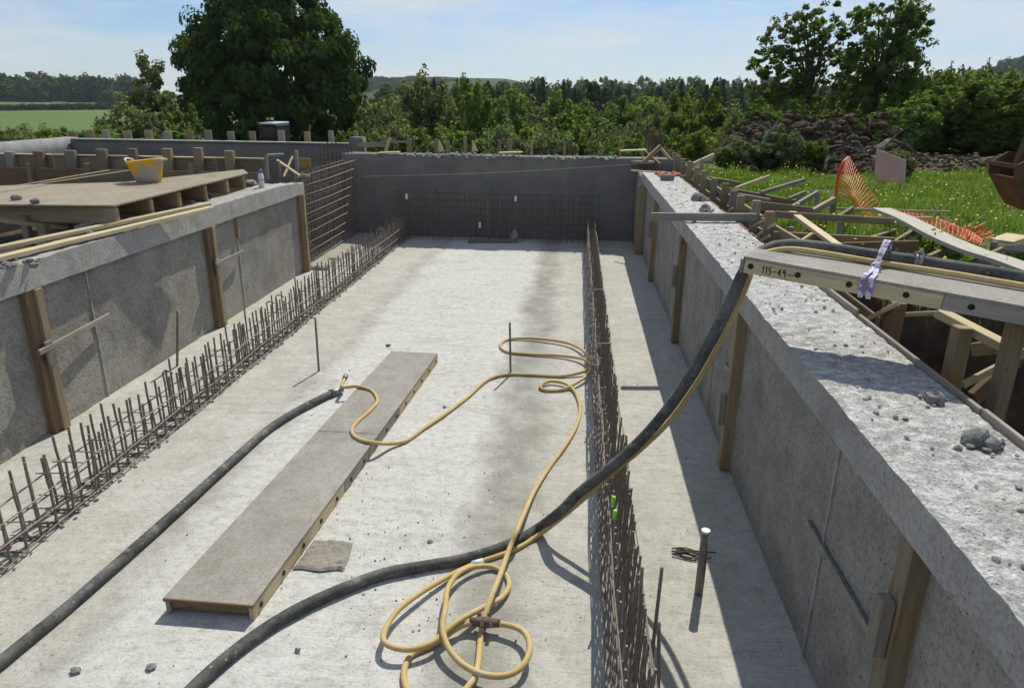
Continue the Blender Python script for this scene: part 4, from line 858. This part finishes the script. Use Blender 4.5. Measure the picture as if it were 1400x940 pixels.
mound('spoil_heap', 12.4, 22.6, 3.6, 1.7, .5, 60, M['spoil'], 'low dry earth bank at the far side of the buttercup grass', 'soil heap')
def branch(p, q, r, lab, grp=None, kids=3, mat='dead'):
    p, q = Vector(p), Vector(q); mb = MB(); d = q-p; L = d.length; m1 = lerp(p, q, .35)+Vector((random.uniform(-.1, .1)*L, 0, random.uniform(-.02, .14)*L)); m2 = lerp(p, q, .7)+Vector((random.uniform(-.08, .08)*L, 0, random.uniform(-.02, .12)*L))
    s = spline([p, m1, m2, q], 4); mb.tube(s, [r*(1-.75*i/(len(s)-1)) for i in range(len(s))], 6)
    for k in range(kids):
        a = s[random.randrange(3, len(s)-1)]; b = a+Vector((random.uniform(-.5, .5), random.uniform(-.3, .3), random.uniform(-.1, .5)))*L*.5; mb.tube(spline([a, lerp(a, b, .5)+Vector((0, 0, .05*L)), b], 3), [r*.5*(1-.8*i/6) for i in range(7)], 5)
    return top('dead_branch', mb, M[mat], lab, 'branch', grp)
branch(py(1140, 251, 20.5), py(1213, 198, 21), .13, 'thickest grey log sloping up behind the orange netting')
branch(py(1197, 206, 20), py(1225, 192, 20.5), .11, 'pale broken log end showing above the pinkish plywood sheet', kids=1)
branch(py(1128, 233, 19.5), py(1142, 207, 20), .05, 'thin curved pale branch standing left of the orange netting')
branch(py(1105, 217, 20), py(1150, 198, 20.6), .06, 'long pale branch lying across the middle of the dark heap')
branch(py(1226, 194, 17.2), py(1268, 223, 16.6), .05, 'dark pole leaning down behind the pinkish plywood sheet', kids=1, mat='bark')
branch(py(1045, 195, 20), py(1072, 172, 20.5), .08, 'pale branch at the upper left end of the dark heap')
for k in range(26):
    u, v = random.uniform(1010, 1235), random.uniform(188, 250); y = 23-(v-160)/95*4.2
    if u < 1060: v = random.uniform(170, 235)
    branch(py(u, v, y), py(u+random.uniform(-30, 30), v-random.uniform(-8, 22), y+random.uniform(-.4, .4)), random.uniform(.02, .045), 'bare grey branch tangled in the dark earth heap', 'tangled branches in the earth heap', 2)
mb = MB(); ml = MB()
for k in range(200):
    u, v = random.uniform(1010, 1235), random.uniform(165, 248); y = 23.2-(v-160)/95*4.2; a = py(u, v, y); d = Vector((random.gauss(0, .4), random.gauss(0, .3), random.gauss(.1, .25))); mb.tube([a, a+d*.5+Vector((0, 0, .05)), a+d], [.018, .012, .006], 4, False)
for k in range(230):
    u, v = random.uniform(1000, 1225), random.uniform(158, 250); y = 22.6-(v-160)/95*3.6; ml.lump(py(u, v, y), random.uniform(.05, .17), k, 2)
top('earth_clods', ml, M['earth'], 'dark clods and roots heaped over the earth heap', 'soil', kind='stuff')
top('brush', mb, M['bark'], 'tangle of roots, twigs and clods over the dark earth heap', 'brushwood', kind='stuff')
mb = MB()
for k in range(300): mb.lump(Vector((random.uniform(9.2, 15.5), random.uniform(20.9, 22.8), 0))+Vector((0, 0, 1.55+random.uniform(0, .35))), random.uniform(.04, .10), k)
top('clods', mb, M['spoil'], 'loose clods along the low dry earth bank', 'soil', kind='stuff')

# ------------------------------------------------------------------ grass and buttercups
def quads(name, c, a, b, mat):
    n = len(c); v = np.empty((n, 4, 3), np.float32); v[:, 0] = c-a-b; v[:, 1] = c+a-b; v[:, 2] = c+a+b; v[:, 3] = c-a+b
    me = bpy.data.meshes.new(name); me.vertices.add(4*n); me.vertices.foreach_set('co', v.ravel()); me.loops.add(4*n); me.loops.foreach_set('vertex_index', np.arange(4*n, dtype=np.int32))
    me.polygons.add(n); me.polygons.foreach_set('loop_start', np.arange(0, 4*n, 4, dtype=np.int32)); me.polygons.foreach_set('loop_total', np.full(n, 4, np.int32)); me.materials.append(mat); me.update(calc_edges=True); return me
def tris(name, p0, p1, p2, mat):
    n = len(p0); v = np.stack([p0, p1, p2], 1).astype(np.float32); me = bpy.data.meshes.new(name); me.vertices.add(3*n); me.vertices.foreach_set('co', v.ravel()); me.loops.add(3*n); me.loops.foreach_set('vertex_index', np.arange(3*n, dtype=np.int32))
    me.polygons.add(n); me.polygons.foreach_set('loop_start', np.arange(0, 3*n, 3, dtype=np.int32)); me.polygons.foreach_set('loop_total', np.full(n, 3, np.int32)); me.materials.append(mat); me.update(calc_edges=True); return me
n = 120000; gxx = 3.0+rng.random(n)**1.2*16; gyy = 5+rng.random(n)*19
keep = (gxx > 3.15+.25*np.sin(gyy*2.1)) & ~((gxx < 10.2) & (gxx > 3.2) & (gyy > 20.8)); gxx, gyy = gxx[keep], gyy[keep]; n = len(gxx)
# short-cut ground height: sample coarse
gzv = np.array([gz(x, y) for x, y in zip(gxx, gyy)]); ok = gzv > 1.25; gxx, gyy, gzv = gxx[ok], gyy[ok], gzv[ok]; n = len(gxx)
cl_ = np.array([mnoise.noise(Vector((x*.8, y*.8, 3))) for x, y in zip(gxx, gyy)])
kp = (cl_ > -.30) | (rng.random(n) < .35); gxx, gyy, gzv, cl_ = gxx[kp], gyy[kp], gzv[kp], cl_[kp]; n = len(gxx)
h = (.05+.13*rng.random(n)**1.4)*(1+1.25*cl_)*np.where((gxx < 4.6), 1.35, 1); an = rng.random(n)*6.283; w = .010+.010*rng.random(n)
b0 = np.stack([gxx, gyy, gzv-.02], 1); sd = np.stack([np.cos(an), np.sin(an), 0*an], 1)*w[:, None]; le = np.stack([rng.normal(0, .05, n), rng.normal(0, .05, n), h], 1)
me = tris('grass', b0-sd, b0+sd, b0+le, M['grass']); o = bpy.data.objects.new('grass', me); COL.objects.link(o); tag(o, 'bright green rough grass on the bank to the right of the pit', 'grass', kind='stuff')
m_ = rng.random(n) < .022*(1+2.4*np.clip(cl_, -.4, .6)); c = b0[m_]+np.array([0, 0, 1.])*(h[m_][:, None]+.05); k = len(c); an = rng.random(k)*6.28
me = quads('buttercups', c, np.stack([np.cos(an), np.sin(an), .4*rng.normal(0, 1, k)], 1)*.014, np.stack([-np.sin(an), np.cos(an), .5*rng.normal(0, 1, k)], 1)*.014, M['petal'])
o = bpy.data.objects.new('buttercups', me); COL.objects.link(o); tag(o, 'yellow buttercups sprinkled through the grass', 'flowers', kind='stuff')
# broad leaved weeds at the bank edge
def weedclump(c, n, r, s):
    d = rng.normal(0, 1, (n, 3))*np.array([r, r, r*.6]); p = np.array(c)+d; p[:, 2] = np.maximum(p[:, 2], c[2]); a = rng.normal(0, 1, (n, 3)); a /= np.linalg.norm(a, axis=1)[:, None]; b = np.cross(a, rng.normal(0, 1, (n, 3))); b /= np.linalg.norm(b, axis=1)[:, None]; return p, a*s, b*s*.5
for k, (u, v, y, r, lab) in enumerate(((1002, 246, 16, .3, 'bright leafy weed beside the shuttering at the foot of the dark heap'), (1300, 350, 8.8, .25, 'leafy weed growing between the whitish board and the black hose'), (1245, 345, 9.0, .2, 'small weed by the strut left of the leafy weed'), (1095, 270, 14, .35, 'grassy weed clump at the near foot of the earth heap'))):
    a = py(u, v, y); p, q, s = weedclump((0, 0, 0), 420, r*.7, .022); t = thing('weed', lab, 'plant', a); inst('foliage', quads('foliage', p, q, s, M['grass']), t, a)

# ------------------------------------------------------------------ trees
def crown_mesh(name, ells, nclump, cr, nleaf, ls, mat, shell=.5, flat=.75, drop=0, le=.38):
    vol = np.array([e[3]*e[4]*e[5] for e in ells])**.75; vol = vol/vol.sum(); C = []; cent = []; NN = []
    for _ in range(nclump):
        e = ells[rng.choice(len(ells), p=vol)]; d = rng.normal(0, 1, 3); d /= np.linalg.norm(d); r = shell+(1-shell)*rng.random()**.6 if rng.random() < .8 else rng.random()**.5
        c = np.array(e[:3])+d*r*np.array(e[3:]); cent.append(c); k = max(4, int(nleaf*rng.uniform(.5, 1.5))); s = cr*rng.uniform(.6, 1.35)
        q = rng.normal(0, 1, (k, 3)); q /= np.linalg.norm(q, axis=1)[:, None]; NN.append(q*np.array([1, 1, 1.1])+.55*d+np.array([0, 0, .35])); q *= (s*rng.random(k)**le)[:, None]; q[:, 2] *= flat; q[:, 2] -= drop*rng.random(k)*s; C.append(c+q)
    C = np.concatenate(C); n = len(C); nn = np.concatenate(NN)+rng.normal(0, .65, (n, 3)); nn /= np.linalg.norm(nn, axis=1)[:, None]; a = np.cross(nn, rng.normal(0, 1, (n, 3))); a /= np.linalg.norm(a, axis=1)[:, None]; b = np.cross(nn, a)
    s = ls*rng.uniform(.6, 1.3, n)[:, None]; return quads(name, C, a*s, b*s*.62, mat), cent
def trunk_mb(h, r, targets, n=7, tops=1.0, sway=.1):
    mb = MB(); pts = [Vector((sway*r*math.sin(k), sway*r*math.cos(k*1.3), h*k/5)) for k in range(6)]; mb.tube(pts, [r*1.35]+[r*(1-.12*k) for k in range(1, 6)], 9)
    for t in targets:
        t = Vector(t); a = Vector((0, 0, h*random.uniform(.55, .97))); m1 = lerp(a, t, .45)+Vector((0, 0, .12*(t-a).length)); s = spline([a, m1, t], 3); mb.tube(s, [r*.42*(1-.85*i/(len(s)-1)) for i in range(len(s))], 6)
        for _ in range(2):
            i = random.randrange(2, len(s)); e = s[i]+Vector((random.uniform(-1, 1), random.uniform(-1, 1), random.uniform(.1, 1)))*(t-a).length*.16; mb.tube([s[i], e], [r*.13, r*.04], 5)
    return mb
def tree(name, loc, h, r, ells, ncl, cr, nl, ls, leaf, label, shell=.5, ntw=14, cat='tree', flat=.75, drop=0, group=None, le=.38):
    t = thing(name, label, cat, loc, group); cm, cent = crown_mesh('crown', ells, ncl, cr, nl, ls, M[leaf], shell, flat, drop, le)
    if cent: obj_ = inst('trunk', mesh('trunk', trunk_mb(h, r, random.sample([tuple(c) for c in cent], min(ntw, len(cent)))), M['bark'], smooth=True), t, loc)
    inst('crown', cm, t, loc); return t
def at(u, d, a=0): # ground point seen in column u at distance d
    q = ray(u, 135); q.z = 0; q.normalize(); x, y = q.x*d, q.y*d; return Vector((x, y, gz(x, y)))
# big oak
L_ = at(376, 60)
OAK = tree('oak_tree', L_, 4.5, .55, [(0, 0, 5.6, 7.9, 6.5, 3.6), (-1.6, 0, 8.3, 4.3, 4.4, 2.7), (1.9, 0, 8.8, 4.5, 4.4, 2.7), (.3, 0, 10.6, 3.3, 3.4, 1.8), (0, -1.0, 3.6, 7.0, 5.6, 2.6), (.2, -2, 6.6, 5.6, 4.0, 3.6), (-4.4, 0, 6.4, 3.0, 3, 2.2), (4.8, 0, 6.0, 2.9, 3, 2.4)], 400, .85, 150, .135, 'oak', 'huge dark round-crowned oak standing beyond the back left wall', .68, 16, le=.32)
OAK.scale = (.95, .95, (12.6-L_.z)/12.3)
# open ash on the right: two stems
L_ = at(1105, 40)
tree('ash_tree', L_, 3.0, .2, [(-1.0, 0, 4.6, 1.7, 1.5, 1.2), (.2, 0, 5.3, 1.6, 1.4, 1.1), (-2.0, 0, 3.7, 1.2, 1.2, 1.0), (.8, 0, 3.8, 1.5, 1.4, 1.2), (-1.2, 0, 2.6, 1.9, 1.5, 1.0), (-.4, 0, 1.6, 2.4, 1.6, 1.1)], 400, .21, 34, .065, 'ash', 'open crowned left-hand tree of the pair standing on the right, its forked trunk showing', .35, 20)
L_ = at(1195, 40)
tree('ash_tree', L_, 3.2, .22, [(-.6, 0, 5.0, 1.2, 1.2, 1.2), (.7, 0, 5.6, 1.1, 1.1, 1.1), (1.1, 0, 4.4, 1.2, 1.2, 1.2), (-.2, 0, 3.3, 2.1, 1.6, 1.5), (.3, 0, 1.9, 2.3, 1.7, 1.3)], 400, .24, 40, .068, 'ash', 'denser taller right-hand tree of the pair standing on the right', .4, 20)
# willow left of the oak
L_ = at(205, 48)
WIL = tree('willow_tree', L_, 3, .14, [(.2, 0, 4.3, .75, .8, 1.3), (.1, 0, 3.3, 1.2, 1.1, 1.3), (-.3, 0, 2.4, 1.6, 1.4, 1.2), (.4, 0, 1.3, 2.1, 1.6, 1.3)], 260, .26, 46, .07, 'willow', 'slender pale willow with a wispy top left of the big oak', .3, 12, drop=.4)
WIL.scale = (1.25, 1.25, (5.6-L_.z)/5.6)
# prototypes for the bushes: unit size (about 1 wide x 1 high)
def proto(leaf, ells, ncl, cr, nl, ls, hs=.4, r=.03, ntw=9, shell=.45, drop=0):
    cm, cent = crown_mesh('crown', ells, ncl, cr, nl, ls, M[leaf], shell, 1.15, drop); tm = mesh('trunk', trunk_mb(hs, r, random.sample([tuple(c) for c in cent], ntw)), M['bark'], smooth=True); return cm, tm
PR = {
 'round': [proto('bush', [(0, 0, .5, .42, .4, .42), (-.2, .1, .3, .3, .3, .3), (.22, 0, .3, .28, .3, .3)], 190, .07, 55, .021) for _ in range(2)],
 'willow': [proto('willow', [(0, 0, .55, .36, .36, .44), (-.2, 0, .35, .3, .3, .33), (.2, 0, .4, .3, .3, .32)], 150, .07, 55, .018, drop=.5) for _ in range(2)],
 'tall': [proto('bush', [(0, 0, .7, .22, .22, .28), (-.12, 0, .42, .28, .28, .36), (.14, 0, .36, .3, .28, .32)], 150, .065, 50, .018, shell=.3) for _ in range(2)],
 'ash': [proto('ash', [(0, 0, .62, .34, .34, .34), (-.2, 0, .45, .26, .3, .3), (.2, 0, .4, .3, .3, .34)], 130, .06, 52, .018, shell=.35) for _ in range(2)],
 'far': [proto('farleaf', [(0, 0, .5, .46, .42, .45), (-.22, .1, .38, .3, .3, .34), (.24, 0, .42, .3, .3, .34)], 60, .11, 26, .045, ntw=3) for _ in range(2)],
}
def fir():
    n = 1300; z = rng.random(n)**.8; r = (1-z)*.34*(.45+.55*((z*8) % 1))+.012; a = rng.random(n)*6.283; c = np.stack([r*np.cos(a), r*np.sin(a), .06+.94*z], 1)
    q = np.stack([np.cos(a), np.sin(a), -.35+0*a], 1)*.05; b = np.stack([-np.sin(a), np.cos(a), 0*a], 1)*.022
    return quads('crown', c, q*(1.25-z)[:, None], b*(1.25-z)[:, None], M['fir']), mesh('trunk', MB().tube([(0, 0, 0), (0, 0, .95)], [.016, .004], 6), M['bark'])
PR['fir'] = [fir() for _ in range(2)]
def plant(kind, u, vt, wpx, d, label, group=None, name='bush', cat='bush', dz=0):
    g = at(u, d); dist = d; zt = EYE.z+(133+(u-790)*.0113-vt)/1005*dist; hh = max(.8, zt-g.z+dz); w = wpx/1005*dist
    cm, tm = random.choice(PR[kind]); t = thing(name, label, cat, g, group); rz = random.uniform(0, 6.28)
    for nme, me in (('trunk', tm), ('crown', cm)):
        o = inst(nme, me, t, g, (0, 0, rz), (w*1.05, w*1.05, hh))
    return t
B = [('willow', 25, 163, 110, 40, 'dark low bush at the far left edge behind the return wall'), ('round', 75, 162, 100, 42, 'low green bush behind the corner of the back left wall'), ('round', 125, 158, 90, 40, 'small bush between the corner bush and the willow'),
 ('willow', 178, 132, 110, 42, 'silvery willow bush at the foot of the slender willow'), ('ash', 240, 130, 70, 46, 'light bush tucked between the slender willow and the oak'),
 ('ash', 535, 158, 90, 36, 'bright green bush behind the left end of the far wall'), ('willow', 585, 98, 110, 46, 'tall olive willow right of the oak with a spiky top'), ('tall', 650, 108, 90, 44, 'dark twiggy tree behind the middle of the far wall'), ('tall', 632, 105, 60, 50, 'thin spiky tree left of the dark twiggy tree'),
 ('tall', 700, 120, 90, 48, 'leafy tree behind the far wall, right of the dark twiggy tree'), ('round', 765, 148, 100, 40, 'bright green rounded bush right of the far wall middle'), ('round', 810, 150, 110, 44, 'second bright green bush, just behind the pale one'), ('willow', 838, 163, 80, 34, 'pale grey-green bush rising over the right part of the far wall'),
 ('willow', 880, 150, 80, 44, 'olive bush behind the rusty starter bars'), ('ash', 950, 108, 110, 42, 'tall grey-green tree left of the right-hand pair'), ('round', 1020, 155, 80, 40, 'bright green bush at the left foot of the right-hand pair'), ('round', 555, 175, 70, 32, 'low leafy bush close behind the far wall left of its middle'), ('willow', 735, 165, 80, 36, 'grey bush close behind the middle of the far wall'),
 ('ash', 505, 165, 60, 40, 'dark bush under the right edge of the oak'), ('round', 690, 165, 80, 36, 'dark green bush close behind the far wall'), ('round', 905, 172, 90, 34, 'green bush behind the corner clutter'), ('round', 975, 170, 90, 33, 'dark bush behind the far shuttering posts'),
 ('ash', 1248, 85, 70, 40, 'thin topped tree at the right side of the pair'), ('round', 1290, 118, 110, 33, 'big green bush left in the dark hedge on the right'), ('round', 1345, 112, 120, 32, 'middle bush of the dark hedge on the right'), ('round', 1400, 110, 120, 33, 'right-most bush of the dark hedge at the picture edge'), ('round', 1250, 138, 100, 31, 'low bush of the hedge by the pair of trees'),
 ('ash', 1070, 130, 120, 36, 'green undergrowth below the left tree of the pair'), ('ash', 1160, 150, 120, 35, 'dark undergrowth below the right tree of the pair'), ('willow', 1035, 178, 90, 20.6, 'olive scrub growing at the left end of the dark earth heap'), ('willow', 1078, 168, 80, 21.0, 'olive scrub tangled over the left half of the earth heap'), ('round', 1015, 205, 60, 20.5, 'low olive scrub at the left foot of the earth heap'), ('ash', 1125, 182, 50, 21.0, 'small green bush growing out of the middle of the earth heap'), ('willow', 1245, 215, 50, 20.0, 'small scrub behind the pinkish plywood sheet'), ('round', 1110, 165, 80, 28, 'small scrub bush showing over the top of the earth heap'), ('round', 1450, 105, 130, 32, 'hedge bush just past the right edge of the picture')]
for (k, u, v, w, d, lab) in B: plant(k, u, v, w, d, lab, None, 'tree' if k in ('tall',) or 'tree' in lab else 'bush', 'tree' if k in ('tall',) or 'tree' in lab else 'bush')
for i in range(34):
    u = 500+i*15+random.uniform(-12, 12); d = random.choice((52, 60, 70, 84)); plant(random.choice(('round', 'ash', 'willow', 'tall')), u, random.uniform(126, 152), random.uniform(80, 130), d, 'green tree in the belt of scrub between far wall and plantation', 'scrub belt behind the far wall', 'tree', 'tree')
for i in range(22):
    u = 490+i*24+random.uniform(-8, 8); plant(random.choice(('round', 'ash', 'willow')), u, random.uniform(156, 182), random.uniform(80, 120), random.uniform(29, 38), 'low bush in the scrub close behind the far wall', 'low scrub behind the far wall', 'bush', 'bush')
for i in range(16):
    u = -20+i*17+random.uniform(-8, 8); plant(random.choice(('round', 'ash', 'willow')), u, random.uniform(158, 172), random.uniform(80, 120), random.uniform(34, 56), 'bush in the scrub behind the back left wall', 'scrub behind the back left wall', 'bush', 'bush')
for i in range(12):
    u = 250+i*23+random.uniform(-8, 8); plant(random.choice(('round', 'ash')), u, random.uniform(150, 172), random.uniform(90, 120), random.uniform(62, 76), 'shaded bush under the crown of the big oak', 'bushes under the oak', 'bush', 'bush')
for i in range(12):
    u = 1230+i*18+random.uniform(-10, 10); plant(random.choice(('round', 'ash')), u, random.uniform(98, 112), random.uniform(60, 90), random.uniform(60, 90), 'green tree behind the dark hedge on the right', 'trees behind the dark hedge', 'tree', 'tree')
for i in range(14):
    u = -10+i*15; plant(random.choice(('ash', 'willow')), u, random.uniform(160, 170), random.uniform(60, 90), random.uniform(60, 75), 'green bush below the far field on the left', 'bushes below the far field', 'bush', 'bush')
for i in range(54):
    u = random.uniform(540, 1260); plant('fir', u, random.uniform(106, 126), random.uniform(55, 95), random.uniform(120, 190), 'dark conifer in the plantation behind the scrub', 'conifers in the plantation', 'conifer_tree', 'tree')
for i in range(60):
    u = 540+i*12+random.uniform(-9, 9); plant('far', u, random.uniform(110, 121), random.uniform(50, 80), random.uniform(200, 260), 'dark broad tree in the plantation behind the conifers', 'broad trees in the plantation', 'tree', 'tree')
for i in range(36):
    u = -40+i*6.6+random.uniform(-4, 4); d = random.uniform(690, 780); plant('far', u, random.uniform(107, 116), random.uniform(22, 42), d, 'far round tree in the wood along the hilltop field on the left', 'wood along the hilltop field', 'tree', 'tree', dz=3)
plant('far', 149, 124, 22, 560, 'lone dark tree at the right end of the far hedge line', None, 'tree', 'tree')
for i in range(40): plant('far', -20+i*5, random.uniform(135.5, 137), 9, 520+i*.5, 'hedge bush dividing the two far fields', 'hedge between the far fields', 'bush', 'bush', dz=-1)
for i in range(64):
    u = 490+i*2.1; d = random.uniform(1100, 1500); plant('far', u, random.uniform(106, 126), random.uniform(18, 32), d, 'tree on the bluish wooded hill right of the oak', 'wood on the bluish hill', 'tree', 'tree')
for i in range(24):
    u = 690+i*17+random.uniform(-6, 6); d = random.uniform(500, 800); plant('far', u, random.uniform(106, 112), random.uniform(18, 36), d, 'far tree on the skyline above the plantation', 'far skyline trees', 'tree', 'tree')
for i in range(24):
    u = 1240+i*7.5; d = random.uniform(800, 1250); x = (u-1240)/160; plant('far', u, random.uniform(0, 8)+104-24*max(0, x-.5)*2*.9, random.uniform(14, 24), d, 'far tree on the hill at the right edge', 'trees on the right-hand hill', 'tree', 'tree')
for u, v in ((1291, 92), (1338, 89), (1312, 98)): plant('far', u, v, 22, 420, 'round tree standing up from the skyline on the right', 'round skyline trees on the right', 'tree', 'tree')

# ------------------------------------------------------------------ haze
hm = bpy.data.materials.new('haze_air'); hm.use_nodes = True; ht = hm.node_tree; ht.nodes.clear(); ho = ht.nodes.new('ShaderNodeOutputMaterial'); hv = ht.nodes.new('ShaderNodeVolumePrincipled')
hv.inputs['Color'].default_value = (.78, .88, 1, 1); hv.inputs['Density'].default_value = .00011; hv.inputs['Anisotropy'].default_value = .2; ht.links.new(hv.outputs[0], ho.inputs['Volume'])
obj('haze', MB().box((-2900, -260, -40), (2900, 2950, 140)), hm, kind='stuff')
